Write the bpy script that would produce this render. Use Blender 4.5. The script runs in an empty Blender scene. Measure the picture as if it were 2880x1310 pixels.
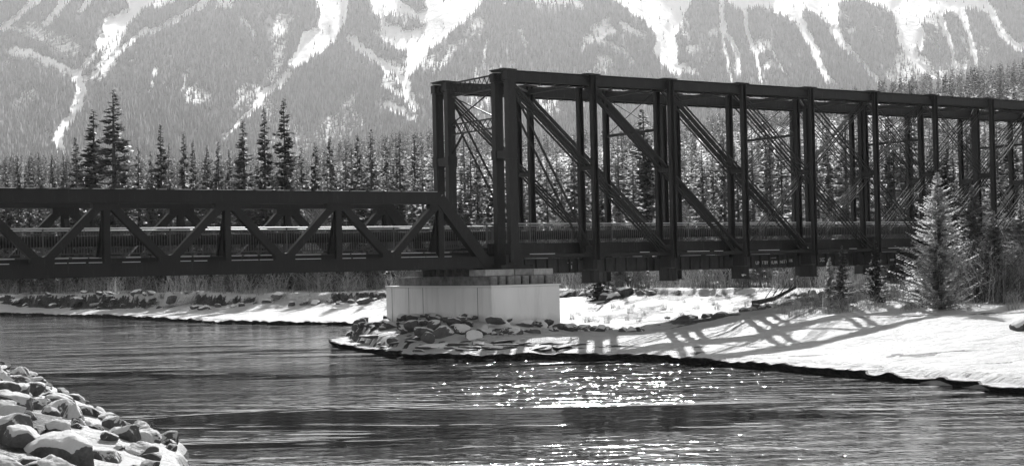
import bpy, math, random
import numpy as np
from mathutils import Vector, Matrix
R = math.radians
sc = bpy.context.scene
col = sc.collection
rng = np.random.default_rng(7)
random.seed(7)

# ------------------------------------------------------------------ camera
FP, CX, CY = 4530.0, 1440.0, 655.0           # focal length and centre in photo pixels
EYE = Vector((0, 0, 4.0))
PITCH, ROLL = math.atan(95 / FP), math.atan(0.022)
F_ = Vector((0, math.cos(PITCH), math.sin(PITCH)))
R0 = Vector((1, 0, 0)); U0 = R0.cross(F_)
R_ = R0 * math.cos(ROLL) - U0 * math.sin(ROLL)
U_ = U0 * math.cos(ROLL) + R0 * math.sin(ROLL)
cam_d = bpy.data.cameras.new('camera'); cam = bpy.data.objects.new('camera', cam_d); col.objects.link(cam)
cam_d.sensor_width = 36; cam_d.lens = FP / 2880 * 36; cam_d.clip_start = 0.5; cam_d.clip_end = 20000
M = Matrix((R_, U_, -F_)).transposed().to_4x4(); M.translation = EYE
cam.matrix_world = M
sc.camera = cam

# ------------------------------------------------------------------ sun, sky, exposure
SUN_AZ, SUN_EL = R(3.0), R(29.0)
sunv = Vector((math.sin(SUN_AZ) * math.cos(SUN_EL), math.cos(SUN_AZ) * math.cos(SUN_EL), math.sin(SUN_EL)))
sd = bpy.data.lights.new('sun', 'SUN'); sd.energy = 4.8; sd.angle = R(0.5); sd.color = (1, 1, 1)
so = bpy.data.objects.new('sun', sd); col.objects.link(so)
so.rotation_euler = sunv.to_track_quat('Z', 'Y').to_euler()
w = bpy.data.worlds.new('World'); sc.world = w; w.use_nodes = True
nt = w.node_tree; nt.nodes.clear()
sky = nt.nodes.new('ShaderNodeTexSky'); sky.sky_type = 'NISHITA'; sky.sun_disc = False
sky.sun_elevation = SUN_EL; sky.sun_rotation = SUN_AZ
bw = nt.nodes.new('ShaderNodeRGBToBW'); bg = nt.nodes.new('ShaderNodeBackground'); wo = nt.nodes.new('ShaderNodeOutputWorld')
nt.links.new(sky.outputs[0], bw.inputs[0]); nt.links.new(bw.outputs[0], bg.inputs[0]); nt.links.new(bg.outputs[0], wo.inputs[0])
bg.inputs[1].default_value = 0.115
sc.view_settings.view_transform = 'Standard'; sc.view_settings.look = 'None'
sc.view_settings.exposure = .85; sc.view_settings.gamma = 1; sc.view_settings.use_curve_mapping = False
sc.cycles.use_denoising = True; sc.cycles.denoiser = 'OPENIMAGEDENOISE'; sc.cycles.denoising_input_passes = 'RGB_ALBEDO_NORMAL'
sc.cycles.max_bounces = 6; sc.cycles.transparent_max_bounces = 8; sc.cycles.volume_bounces = 0
sc.cycles.sample_clamp_indirect = 6.0
sc.render.film_transparent = False

def hz(px):                                    # photo row of the horizon in column px
    return 750 - 0.022 * (px - CX)
def at(px, py, Y):                             # the world point a photo pixel shows at depth Y
    d = F_ + R_ * ((px - CX) / FP) - U_ * ((py - CY) / FP)
    return EYE + d * (Y / d.y)
def colx(px, Y):
    return (px - CX) / FP * Y

# ------------------------------------------------------------------ materials (all grey)
def mat(name, v=0.2, rough=0.7, build=None, metal=0.0, spec=0.5):
    m = bpy.data.materials.new(name); m.use_nodes = True
    n = m.node_tree; b = n.nodes['Principled BSDF']
    b.inputs['Base Color'].default_value = (v, v, v, 1); b.inputs['Roughness'].default_value = rough
    b.inputs['Metallic'].default_value = metal
    b.inputs['Specular IOR Level'].default_value = spec
    if build: build(n, b)
    return m
def N(n, t, **kw):
    x = n.nodes.new(t)
    for k, v in kw.items():
        if k.startswith('i_'):
            key = k[2:].replace('_', ' ')
            x.inputs[key].default_value = v
        else: setattr(x, k, v)
    return x
def coords(n, scale, kind='Object'):
    tc = N(n, 'ShaderNodeTexCoord'); mp = N(n, 'ShaderNodeMapping')
    n.links.new(tc.outputs[kind], mp.inputs[0]); mp.inputs['Scale'].default_value = scale
    return mp.outputs[0]
def noise(n, vec, scale, detail=4, rough=0.6, dist=0.0):
    t = N(n, 'ShaderNodeTexNoise'); t.inputs['Scale'].default_value = scale
    t.inputs['Detail'].default_value = detail; t.inputs['Roughness'].default_value = rough; t.inputs['Distortion'].default_value = dist
    n.links.new(vec, t.inputs['Vector']); return t.outputs[0]
def ramp(n, fac, stops):
    r = N(n, 'ShaderNodeValToRGB'); e = r.color_ramp.elements
    while len(e) < len(stops): e.new(0.5)
    for i, (p, v) in enumerate(stops):
        e[i].position = p; e[i].color = (v, v, v, 1)
    n.links.new(fac, r.inputs[0]); return r.outputs[0]
def math_(n, op, a, b=None, c=None, clamp=False):
    m = N(n, 'ShaderNodeMath', operation=op); m.use_clamp = clamp
    for i, x in enumerate((a, b, c)):
        if x is None: continue
        if isinstance(x, (int, float)): m.inputs[i].default_value = x
        else: n.links.new(x, m.inputs[i])
    return m.outputs[0]
def bump(n, b, h, strength=0.5, dist=0.05, prev=None):
    u = N(n, 'ShaderNodeBump'); u.inputs['Strength'].default_value = strength; u.inputs['Distance'].default_value = dist
    n.links.new(h, u.inputs['Height'])
    if prev is not None: n.links.new(prev, u.inputs['Normal'])
    n.links.new(u.outputs[0], b.inputs['Normal']); return u.outputs[0]
def mixc(n, f, a, b):
    m = N(n, 'ShaderNodeMix', data_type='RGBA')
    if isinstance(f, (int, float)): m.inputs[0].default_value = f
    else: n.links.new(f, m.inputs[0])
    for s, x in ((6, a), (7, b)):
        if isinstance(x, (int, float)): m.inputs[s].default_value = (x, x, x, 1)
        else: n.links.new(x, m.inputs[s])
    return m.outputs[2]
def attr(n, name):
    a = N(n, 'ShaderNodeAttribute'); a.attribute_name = name; return a.outputs['Fac']

def b_steel(lo, hi):
    def f(n, b):
        v = coords(n, (1, 1, .25)); t = noise(n, v, 1.3, 6, .65)
        c = ramp(n, t, [(.3, lo), (.7, hi)])
        s = noise(n, coords(n, (6, 6, .8)), 2.0, 4, .6)
        c2 = mixc(n, ramp(n, s, [(.58, 0), (.72, .6)]), c, hi * 1.9)
        n.links.new(c2, b.inputs['Base Color'])
        n.links.new(ramp(n, t, [(.3, .45), (.7, .75)]), b.inputs['Roughness'])
        bump(n, b, noise(n, coords(n, (1, 1, 1)), 30, 3), .25, .01)
    return f
M_steel = mat('weathered_steel', .05, .6, b_steel(.006, .034), spec=.35)
M_steel2 = mat('painted_steel', .05, .6, b_steel(.010, .030), spec=.3)
M_rail = mat('galvanised_rail', .60, .5, metal=.4)
M_deck = mat('deck_timber', .12, .8, lambda n, b: n.links.new(ramp(n, noise(n, coords(n, (1, 9, 1)), 2, 5), [(.3, .05), (.7, .16)]), b.inputs['Base Color']))
M_pipe = mat('pipe_wrap', .03, .95, lambda n, b: n.links.new(ramp(n, noise(n, coords(n, (.4, 1, 1)), 2, 5), [(.3, .018), (.7, .04)]), b.inputs['Base Color']), spec=.05)
def b_girder(n, b):
    c = ramp(n, noise(n, coords(n, (1, 1, .4)), 2.0, 6, .7), [(.3, .04), (.75, .11)])
    n.links.new(c, b.inputs['Base Color'])
M_girder = mat('girder_plate', .09, .7, b_girder)
M_paint = mat('white_spray_paint', .8, .6)
def b_conc(n, b):
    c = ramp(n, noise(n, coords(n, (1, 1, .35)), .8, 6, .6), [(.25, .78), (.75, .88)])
    st = ramp(n, noise(n, coords(n, (1.6, 1.6, .2)), .9, 7, .72), [(.48, 0), (.78, .5)])
    c = mixc(n, st, c, .42)
    sx = N(n, 'ShaderNodeSeparateXYZ'); n.links.new(coords(n, (1, 1, 1)), sx.inputs[0])
    tide = math_(n, 'ADD', sx.outputs[2], math_(n, 'MULTIPLY', math_(n, 'SUBTRACT', noise(n, coords(n, (1, 1, .3)), 1.5, 5), .5), .9))
    c = mixc(n, ramp(n, math_(n, 'MULTIPLY', tide, .4), [(.52, .38), (.66, 0)]), c, .30)
    n.links.new(c, b.inputs['Base Color'])
    bump(n, b, noise(n, coords(n, (1, 1, 1)), 12, 6), .2, .02)
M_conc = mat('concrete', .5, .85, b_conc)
M_pad = mat('weathered_pad', .3, .85, lambda n, b: n.links.new(ramp(n, noise(n, coords(n, (1, 1, 1)), 3, 7, .7), [(.3, .18), (.7, .50)]), b.inputs['Base Color']) and None)
M_joint = mat('dark_form_joint', .08, .9)  # dark strips marking the form panel seams
M_timber = mat('crib_timber', .2, .8, lambda n, b: (n.links.new(ramp(n, noise(n, coords(n, (1, 1, 1)), 2.5, 6, .7), [(.3, .07), (.75, .34)]), b.inputs['Base Color']), bump(n, b, noise(n, coords(n, (1, 1, 1)), 14, 5), .5, .03)) and None)
def b_snowcol(v):
    def f(n, b):
        x = coords(n, (1, 1, 1))
        h = noise(n, x, 3, 6, .6)
        n.links.new(ramp(n, h, [(.3, v * .95), (.7, v)]), b.inputs['Base Color'])
        bump(n, b, h, .3, .08)
    return f
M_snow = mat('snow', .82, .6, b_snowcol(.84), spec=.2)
def b_ground(n, b):
    x = coords(n, (1, 1, 1))
    a = attr(n, 'snow')
    fine = noise(n, coords(n, (1, .7, 1.6)), .7, 9, .78)
    k = math_(n, 'ADD', a, math_(n, 'MULTIPLY', math_(n, 'SUBTRACT', fine, .5), 1.3))
    f = ramp(n, k, [(.42, 0), (.50, 1)])
    dirt = ramp(n, noise(n, x, 3.5, 8, .7), [(.3, .015), (.52, .05), (.75, .16)])
    c = mixc(n, f, dirt, ramp(n, noise(n, x, .5, 6, .7), [(.35, .70), (.65, .84)]))
    n.links.new(c, b.inputs['Base Color'])
    drift = noise(n, coords(n, (.55, 1.6, 1)), 1.1, 8, .62, .6)
    fine2 = noise(n, coords(n, (1, 2.2, 1)), 4.0, 7, .65)
    crust = ramp(n, noise(n, coords(n, (.5, 1.5, 1)), .9, 7, .62, 1.2), [(.40, 0), (.45, .5), (.54, .5), (.58, 1)])
    p = bump(n, b, drift, 1.0, .75)
    p = bump(n, b, crust, 1.0, .26, p)
    bump(n, b, fine2, 1.0, .24, p)
M_ground = mat('snow_and_earth', .8, .65, b_ground, spec=.2)
def b_rock(lo, hi, snow_lo, snow_hi):
    def f(n, b):
        x = coords(n, (1, 1, 1))
        t = noise(n, x, 2.6, 8, .7)
        c = ramp(n, t, [(.3, lo), (.55, (lo + hi) / 2), (.72, hi)])
        oi = N(n, 'ShaderNodeObjectInfo')
        c = mixc(n, math_(n, 'MULTIPLY', oi.outputs['Random'], .5), c, hi)
        g = N(n, 'ShaderNodeNewGeometry'); s = N(n, 'ShaderNodeSeparateXYZ'); n.links.new(g.outputs['Normal'], s.inputs[0])
        k = math_(n, 'ADD', math_(n, 'MULTIPLY', math_(n, 'ADD', s.outputs[2], attr(n, 'cap')), .5), math_(n, 'MULTIPLY', math_(n, 'SUBTRACT', noise(n, x, 2.2, 8, .7), .5), .9))
        fz = ramp(n, k, [(snow_lo, 0), (snow_hi, 1)])
        n.links.new(mixc(n, fz, c, .84), b.inputs['Base Color'])
        bump(n, b, noise(n, x, 6, 9, .75), 1.0, .12)
    return f
M_rock = mat('riprap_rock', .2, .85, b_rock(.04, .20, .52, .58), spec=.3)
M_rock_n = mat('bank_boulder_rock', .2, .85, b_rock(.04, .22, .22, .28), spec=.3)
M_bark = mat('bark', .07, .9, lambda n, b: n.links.new(ramp(n, noise(n, coords(n, (4, 4, .6)), 3, 5), [(.3, .03), (.7, .12)]), b.inputs['Base Color']))
M_pale = mat('pale_bark', .4, .8, lambda n, b: n.links.new(ramp(n, noise(n, coords(n, (4, 4, 2)), 3, 5), [(.35, .16), (.6, .42)]), b.inputs['Base Color']))
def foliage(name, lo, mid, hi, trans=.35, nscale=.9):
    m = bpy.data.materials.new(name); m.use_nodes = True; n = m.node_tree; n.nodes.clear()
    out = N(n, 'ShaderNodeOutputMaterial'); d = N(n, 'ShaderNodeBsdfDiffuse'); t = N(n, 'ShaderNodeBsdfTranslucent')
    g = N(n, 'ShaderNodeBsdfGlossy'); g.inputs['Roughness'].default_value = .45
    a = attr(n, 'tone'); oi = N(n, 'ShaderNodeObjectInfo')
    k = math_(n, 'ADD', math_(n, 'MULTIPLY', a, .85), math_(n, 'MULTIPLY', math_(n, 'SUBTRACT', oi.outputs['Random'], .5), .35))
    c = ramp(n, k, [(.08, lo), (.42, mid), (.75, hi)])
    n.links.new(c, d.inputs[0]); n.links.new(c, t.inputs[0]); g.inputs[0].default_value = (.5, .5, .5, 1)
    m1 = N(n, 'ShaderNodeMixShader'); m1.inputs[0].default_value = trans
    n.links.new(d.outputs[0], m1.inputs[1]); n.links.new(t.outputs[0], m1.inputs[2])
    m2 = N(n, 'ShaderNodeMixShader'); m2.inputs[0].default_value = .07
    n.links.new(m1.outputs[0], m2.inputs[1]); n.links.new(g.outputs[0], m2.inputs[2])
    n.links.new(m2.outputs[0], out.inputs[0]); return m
M_fol = foliage('spruce_needles', .04, .24, .70, .58)  # needle greys lifted to put rim light from behind into the colour
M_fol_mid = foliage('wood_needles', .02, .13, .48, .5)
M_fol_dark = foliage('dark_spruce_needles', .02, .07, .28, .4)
M_fol_lit = foliage('lit_spruce_needles', .08, .34, .78, .55)  # lightest needle copy, backlight painted into its greys
M_twig = foliage('bare_twigs', .10, .26, .55, .2)
M_twig_dark = foliage('dark_twigs', .03, .09, .25, .2)
M_fol_far = foliage('far_needles', .012, .03, .09, .2)

# ------------------------------------------------------------------ mesh helpers
class MB:
    def __init__(s): s.v = []; s.f = []
    def add(s, vs, fs):
        o = len(s.v); s.v += [tuple(x) for x in vs]; s.f += [tuple(i + o for i in f) for f in fs]
    def box(s, c, d):
        x, y, z = c; a, b, h = d[0] / 2, d[1] / 2, d[2] / 2
        s.add([(x + i * a, y + j * b, z + k * h) for k in (-1, 1) for j in (-1, 1) for i in (-1, 1)],
              [(0, 2, 3, 1), (4, 5, 7, 6), (0, 1, 5, 4), (2, 6, 7, 3), (0, 4, 6, 2), (1, 3, 7, 5)])
    def beam(s, p0, p1, w, h, side=None):
        p0, p1 = Vector(p0), Vector(p1); d = (p1 - p0).normalized()
        if side is None:
            up = Vector((0, 0, 1)) if abs(d.z) < .99 else Vector((1, 0, 0))
            sd_ = d.cross(up).normalized()
        else: sd_ = (Vector(side) - d * Vector(side).dot(d)).normalized()
        u = sd_.cross(d)
        vs = [p + sd_ * (i * w / 2) + u * (j * h / 2) for p in (p0, p1) for i, j in ((-1, -1), (1, -1), (1, 1), (-1, 1))]
        s.add(vs, [(0, 1, 2, 3), (7, 6, 5, 4), (0, 4, 5, 1), (1, 5, 6, 2), (2, 6, 7, 3), (3, 7, 4, 0)])
    def tube(s, pts, rad, n=8):
        pts = [Vector(p) for p in pts]; rs = rad if isinstance(rad, (list, tuple)) else [rad] * len(pts)
        o = len(s.v)
        for i, p in enumerate(pts):
            d = (pts[min(i + 1, len(pts) - 1)] - pts[max(i - 1, 0)]).normalized()
            a = d.cross(Vector((0, 0, 1)) if abs(d.z) < .95 else Vector((1, 0, 0))).normalized(); b = d.cross(a)
            for k in range(n):
                t = 2 * math.pi * k / n; s.v.append(tuple(p + a * (math.cos(t) * rs[i]) + b * (math.sin(t) * rs[i])))
        for i in range(len(pts) - 1):
            for k in range(n):
                s.f.append((o + i * n + k, o + i * n + (k + 1) % n, o + (i + 1) * n + (k + 1) % n, o + (i + 1) * n + k))
        s.f.append(tuple(o + k for k in range(n))[::-1]); s.f.append(tuple(o + (len(pts) - 1) * n + k for k in range(n)))
    def prism(s, poly, y0, y1):                # polygon in x,z extruded along y
        n = len(poly)
        s.add([(x, y0, z) for x, z in poly] + [(x, y1, z) for x, z in poly],
              [tuple(range(n)), tuple(range(2 * n - 1, n - 1, -1))] + [(i, i + n, (i + 1) % n + n, (i + 1) % n) for i in range(n)])
def link(name, me, m=None, parent=None, loc=None):
    o = bpy.data.objects.new(name, me); col.objects.link(o)
    if m is not None and me is not None and not me.materials: me.materials.append(m)
    if parent is not None: o.parent = parent
    if loc is not None: o.location = loc
    return o
def obj(name, mb, m, parent=None, loc=None, bevel=0):
    me = bpy.data.meshes.new(name); me.from_pydata(mb.v, [], mb.f); me.update()
    o = link(name, me, m, parent, loc)
    if bevel:
        b = o.modifiers.new('bevel', 'BEVEL'); b.width = bevel; b.segments = 1; b.limit_method = 'ANGLE'
    return o
def np_mesh(name, V, Fq, attrs=None, smooth=False):
    me = bpy.data.meshes.new(name); V = np.asarray(V, np.float32); Fq = np.asarray(Fq, np.int32); k = Fq.shape[1]
    me.vertices.add(len(V)); me.vertices.foreach_set('co', V.ravel())
    me.loops.add(Fq.size); me.loops.foreach_set('vertex_index', Fq.ravel())
    me.polygons.add(len(Fq)); me.polygons.foreach_set('loop_start', np.arange(0, Fq.size, k, dtype=np.int32))
    if smooth: me.polygons.foreach_set('use_smooth', np.ones(len(Fq), bool))
    me.update(calc_edges=True)
    for a, val in (attrs or {}).items():
        at_ = me.attributes.new(a, 'FLOAT', 'POINT'); at_.data.foreach_set('value', np.asarray(val, np.float32))
    return me
def tag(o, label=None, cat=None, group=None, kind=None):
    if label: o['label'] = label
    if cat: o['category'] = cat
    if group: o['group'] = group
    if kind: o['kind'] = kind
    return o
def empty(name, loc, rz=0.0, label=None, cat=None, group=None):
    o = bpy.data.objects.new(name, None); col.objects.link(o); o.location = loc; o.rotation_euler = (0, 0, rz); o.empty_display_size = .3
    return tag(o, label, cat, group)

# value noise on arrays
def vnoise(x, y, seed=0):
    xi = np.floor(x).astype(np.int64); yi = np.floor(y).astype(np.int64); xf = x - xi; yf = y - yi
    def h(a, b):
        n = (a * 374761393 + b * 668265263 + seed * 1442695041) & 0xffffffff
        n = ((n ^ (n >> 13)) * 1274126177) & 0xffffffff
        return ((n ^ (n >> 16)) & 0xffff) / 65535.0
    u = xf * xf * (3 - 2 * xf); v = yf * yf * (3 - 2 * yf)
    return (h(xi, yi) * (1 - u) + h(xi + 1, yi) * u) * (1 - v) + (h(xi, yi + 1) * (1 - u) + h(xi + 1, yi + 1) * u) * v
def fbm(x, y, o=4, seed=0, g=.5):
    s = 0; a = 1; t = 0
    for i in range(o):
        s = s + a * vnoise(x * 2 ** i, y * 2 ** i, seed + i * 17); t += a; a *= g
    return s / t - .5
def sstep(a, b, x):
    t = np.clip((x - a) / (b - a), 0, 1); return t * t * (3 - 2 * t)
def poly_dist(x, y, P, closed=False):
    d = np.full(np.shape(x), 1e9); n = len(P)
    for i in range(n if closed else n - 1):
        ax, ay = P[i]; bx, by = P[(i + 1) % n]; vx, vy = bx - ax, by - ay
        t = np.clip(((x - ax) * vx + (y - ay) * vy) / (vx * vx + vy * vy + 1e-9), 0, 1)
        d = np.minimum(d, np.hypot(x - ax - t * vx, y - ay - t * vy))
    return d
def inside(x, y, P):
    c = np.zeros(np.shape(x), bool); n = len(P)
    for i in range(n):
        ax, ay = P[i]; bx, by = P[(i + 1) % n]
        c ^= ((ay > y) != (by > y)) & (x < (bx - ax) * (y - ay) / (by - ay + 1e-12) + ax)
    return c

# ------------------------------------------------------------------ ground
LAND_A = [(70, -30), (34, 12), (24, 31), (18.5, 39), (14.6, 45.8), (11.9, 52.7), (9.2, 59.4), (6.3, 65.2), (3.5, 68), (.9, 69.3), (-2.5, 68.9), (-4.9, 71.8),
          (-7.6, 79), (-9.7, 86.7), (-9.4, 91), (-8.2, 97), (-8.6, 107), (-11.3, 116.5), (-24.4, 128.6), (-41.7, 159), (-55, 173), (-95, 192), (-400, 260),
          (-4000, 3000), (4000, 3000), (4000, -30)]
LAND_B = [(-400, 250), (-42, 92), (-29, 78), (-22, 69), (-16.4, 57.5), (-13.1, 49.4), (-11, 44.4), (-9.1, 40), (-7.3, 36.2), (-6.7, 33.5), (-5.9, 28.6), (-4.2, 20), (-2, 10), (1, 3),
          (4, -10), (6, -40), (-400, -40)]
TER = [(-4000, 420), (-400, 300), (-95, 206), (-60, 189), (-45, 172), (-28.5, 154), (-14, 146), (0, 138), (6.5, 124), (12, 114), (18, 108), (24, 98), (30, 86), (38, 70), (52, 50), (80, 20), (200, -60), (4000, -400)]
TL = [(-900, 430), (-300, 440), (0, 440), (600, 450), (820, 440), (950, 395), (1250, 365), (1500, 385), (1700, 350), (1900, 345), (2000, 315), (2150, 300), (2300, 285), (2440, 240), (2600, 208), (2880, 175), (3200, 150), (4000, 150)]
tlx, tly = zip(*TL)
def land(x, y):
    x = np.asarray(x, float); y = np.asarray(y, float)
    sA = poly_dist(x, y, LAND_A, True); sA = np.where(inside(x, y, LAND_A), sA, -sA)
    sB = poly_dist(x, y, LAND_B, True); sB = np.where(inside(x, y, LAND_B), sB, -sB) + .5 * fbm(x * 1.1, y * 1.1, 3, 9)
    tx, ty = zip(*TER)
    dT = poly_dist(x, y, TER); dT = np.where(y > np.interp(x, tx, ty), dT, -dT) + 5.0 * fbm(x * .16, y * .12, 4, 3, .6)
    cut = np.interp(x, [-60, -14, 0, 6, 14, 20], [1.05, 1.0, .75, .75, .5, 0])
    cut = cut * np.clip(.75 + 2.2 * fbm(x * .10, y * .04, 3, 4), .15, 1.15)
    pw = np.interp(x, [-20, 0, 8, 14], [3, 1.8, 1.4, .85])
    s = np.maximum(sA, 0)
    tau = s / (s + np.maximum(-dT, 0) + 1e-6)
    low = .34 + (2.1 - cut - .34) * tau ** pw
    zf = low
    dT = dT + 1.2 * fbm(x * .9, y * .9, 3, 79)
    up = sstep(-.35, .35, dT)
    px = CX + x / np.maximum(y, 5) * FP
    e = (750 - .022 * (px - CX) - np.interp(px, tlx, tly)) / FP
    q = sstep(210, 950, y) ** 1.15
    far = 2.1 + np.maximum(4 + e * 900 - 12 - 2.1, 0) * q
    zA = zf + (far - zf) * np.where(cut > 0, up, sstep(-3, 3, dT))
    # drifts
    amp = sstep(.5, 6, s)
    zA = zA + amp * (.50 * fbm(x * .16, y * .13, 3, 21) + .20 * fbm(x * .5, y * .5, 3, 31) + .05 * fbm(x * 1.6 + y, y * 2.2, 3, 32))
    # mound that carries the pier
    pd = poly_dist(x, y, [(-1.2, 78.5), (-6.2, 86.5)])
    zA = zA + 1.0 * np.exp(-(pd / 4.2) ** 2)
    edge = sstep(.15, 1.3, sA)
    zA = np.where(sA > 0, zA * edge + (1 - edge) * -.25, np.maximum(-.25 + sA * .6, -1.6))
    sb = np.maximum(sB, 0)
    zB = .12 + 2.0 * (1 - np.exp(-sb * .20)) + .25 * fbm(x * .7, y * .7, 3, 41) * sstep(0, 2, sb)
    eb = sstep(-.05, .35, sB)
    zB = np.where(sB > 0, zB * eb + (1 - eb) * -.25, -1.6)
    snow = np.ones_like(x)
    snow = np.where(sA < .1, 0.0, snow)  # shore edge coloured dark, painting in shade below the ice shelf
    isl = np.exp(-(poly_dist(x, y, [(-8.5, 84), (-5, 74), (1, 71.5), (3, 71.5)]) / 2.2) ** 2)
    snow -= .34 * isl
    # earth face of the cut bank
    fm = sstep(-.9 - 3.0 * vnoise(x * .22, y * .16, 77), -.5, dT) * sstep(.35, .1, dT) * sstep(-.16, .02, fbm(x * .11, y * .06, 4, 78)) * (cut > .3) * (sA > 1)
    snow = snow - .85 * fm
    snow = np.where((dT > .3) & (y < 200), .62 + .5 * fbm(x * .25, y * .25, 2, 8), snow)
    snow = np.where(y > 200, .35, snow)
    snow -= .62 * np.exp(-(poly_dist(x, y, [(8.8, 92), (12, 90), (16.5, 96), (19, 98)]) / 3.0) ** 2) * (sA > 2)
    snow -= .62 * np.exp(-(poly_dist(x, y, [(16.5, 76), (20.5, 73.5), (25, 73)]) / .8) ** 2)
    snow -= .5 * np.exp(-(poly_dist(x, y, [(12.5, 58), (15, 57), (17, 58)]) / .5) ** 2) * (fbm(x * .7, y * .7, 2, 88) > 0)
    snow -= .42 * sstep(7, 0, sA) * (sA > 0) * sstep(.0, .16, fbm(x * .9, y * 1.6, 3, 89))
    snow -= .38 * sstep(.08, .2, fbm(x * .45 + y * .3, y * 1.1, 4, 90)) * (x > 4) * (y < 110)
    reg = sstep(3, 6, x) * sstep(24, 17, x) * sstep(80, 86, y) * sstep(135, 118, y)
    snow -= .62 * reg * sstep(-.02, .14, fbm(x * .55, y * .28, 4, 99))
    useB = sB > -1.2
    z = np.where(useB & (sB > sA), zB, zA)
    snow = np.where(useB & (sB > sA), np.where(sB < .2, .1, .95 - .55 * sstep(1.2, 3.0, sB)), snow)
    return z, snow, sA, dT, sB
def gz(x, y): return float(land(np.array([x]), np.array([y]))[0][0])

az = np.concatenate([np.linspace(-1.6, -.40, 60, endpoint=False), np.linspace(-.40, .40, 820), np.linspace(.40, 1.6, 61)[1:]])
yy = np.concatenate([np.linspace(-30, 6, 20, endpoint=False), np.geomspace(6, 60, 240, endpoint=False), np.geomspace(60, 205, 420, endpoint=False), np.geomspace(205, 2300, 160)])
AZ, YY = np.meshgrid(az, yy)
XX = AZ * np.maximum(YY, 26)
Z, SN, SA, DT, SB = land(XX, YY)
nr, nc = XX.shape
idx = np.arange(nr * nc).reshape(nr, nc)
FQ = np.stack([idx[:-1, :-1], idx[:-1, 1:], idx[1:, 1:], idx[1:, :-1]], -1).reshape(-1, 4)
me = np_mesh('ground', np.stack([XX, YY, Z], -1).reshape(-1, 3), FQ, {'snow': SN.ravel()}, True)
tag(link('ground', me, M_ground), 'snow covered river banks with bare earth edges', None, None, 'structure')

# ice shelf along the river edge: shade painted dark on undercut face, snowy top
def shelf(P, name, label):
    P = np.array(P, float); seg = np.hypot(*np.diff(P, axis=0).T); c = np.r_[0, np.cumsum(seg)]; t = np.arange(0, c[-1], .22)
    q = np.stack([np.interp(t, c, P[:, k]) for k in (0, 1)], -1)
    kk = np.ones(9) / 9; q2 = q.copy()
    for k in (0, 1): q2[4:-4, k] = np.convolve(q[:, k], kk, 'valid')
    d = np.gradient(q2, axis=0); d /= np.hypot(d[:, 0], d[:, 1])[:, None]; nrm = np.stack([d[:, 1], -d[:, 0]], -1)
    test = inside(q2[:, 0] + nrm[:, 0] * .5, q2[:, 1] + nrm[:, 1] * .5, LAND_A); nrm = np.where(test[:, None], nrm, -nrm)   # into the land
    wob = 1.3 * fbm(t * .18, t * 0, 3, 11) + .8 * fbm(t * .9, t * 0 + 3, 3, 12); hv = np.clip(.25 + .30 * fbm(t * .12, t * 0 + 9, 4, 13, .7) + .30 * fbm(t * 1.1, t * 0, 4, 14, .7), .06, .45)
    prof = [(.30, -.3, 0), (.26, .02, 0), (.05, .72, 0), (-.02, .95, 0), (.05, 1.0, .1), (.12, 1.03, .9), (.5, 1.16, 1), (1.1, 1.2, 1), (1.9, 1.1, 1), (2.6, .2, 1)]  # no snow on the face: ice and mud tone with painted shade
    V = []; A = []
    for s_, z_, a_ in prof:
        jit = .10 * fbm(t * 2.2, t * 0 + s_ * 30, 2, 15)
        p = q2 + nrm * (s_ + wob + jit)[:, None]; V.append(np.stack([p[:, 0], p[:, 1], hv * z_ if z_ > 0 else 0 * hv + z_], -1)); A.append(np.full(len(t), a_))
    V = np.stack(V, 1); A = np.stack(A, 1); n0, n1 = V.shape[:2]; ix = np.arange(n0 * n1).reshape(n0, n1)
    F = np.stack([ix[:-1, :-1], ix[:-1, 1:], ix[1:, 1:], ix[1:, :-1]], -1).reshape(-1, 4)
    me = np_mesh(name, V.reshape(-1, 3), F, {'snow': A.ravel()}, True)
    tag(link(name, me, M_ground), label, None, None, 'structure')
shelf([p for p in LAND_A[1:23]], 'ice_shelf', 'snow covered ice shelf with a dark undercut edge along the river')

# ------------------------------------------------------------------ water
def b_water(n, b):
    b.inputs['Base Color'].default_value = (.012, .012, .012, 1); b.inputs['IOR'].default_value = 1.33
    b.inputs['Roughness'].default_value = .04; b.inputs['Specular IOR Level'].default_value = .5
    x = coords(n, (1, 1, 1))
    patch = ramp(n, noise(n, coords(n, (.28, 1.1, 1)), .12, 4, .6, 1.0), [(.40, .14), (.54, 1)])
    w1 = noise(n, coords(n, (.50, 1.1, 1)), .55, 2, .5, .6)
    w2 = noise(n, coords(n, (.75, 1.1, 1)), 1.7, 2, .55, .5)
    w3 = noise(n, coords(n, (1, 1.1, 1)), 5.0, 2, .55, .2)
    h = math_(n, 'ADD', math_(n, 'MULTIPLY', w1, .50), math_(n, 'MULTIPLY', w2, .25))
    h = math_(n, 'ADD', h, math_(n, 'MULTIPLY', w3, .035))
    h = math_(n, 'MULTIPLY', h, patch)
    bump(n, b, h, 1.0, .40)
    b.inputs['Roughness'].default_value = .07; b.inputs['Specular IOR Level'].default_value = .25
M_water = mat('river_water', .012, .04, b_water)
wv = [(-500, -40, 0), (500, -40, 0), (500, 700, 0), (-500, 700, 0)]
mbw = MB(); mbw.add(wv, [(0, 1, 2, 3)])
tag(obj('river', mbw, M_water), 'dark rippled river with sun glitter', None, None, 'structure')

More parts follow.
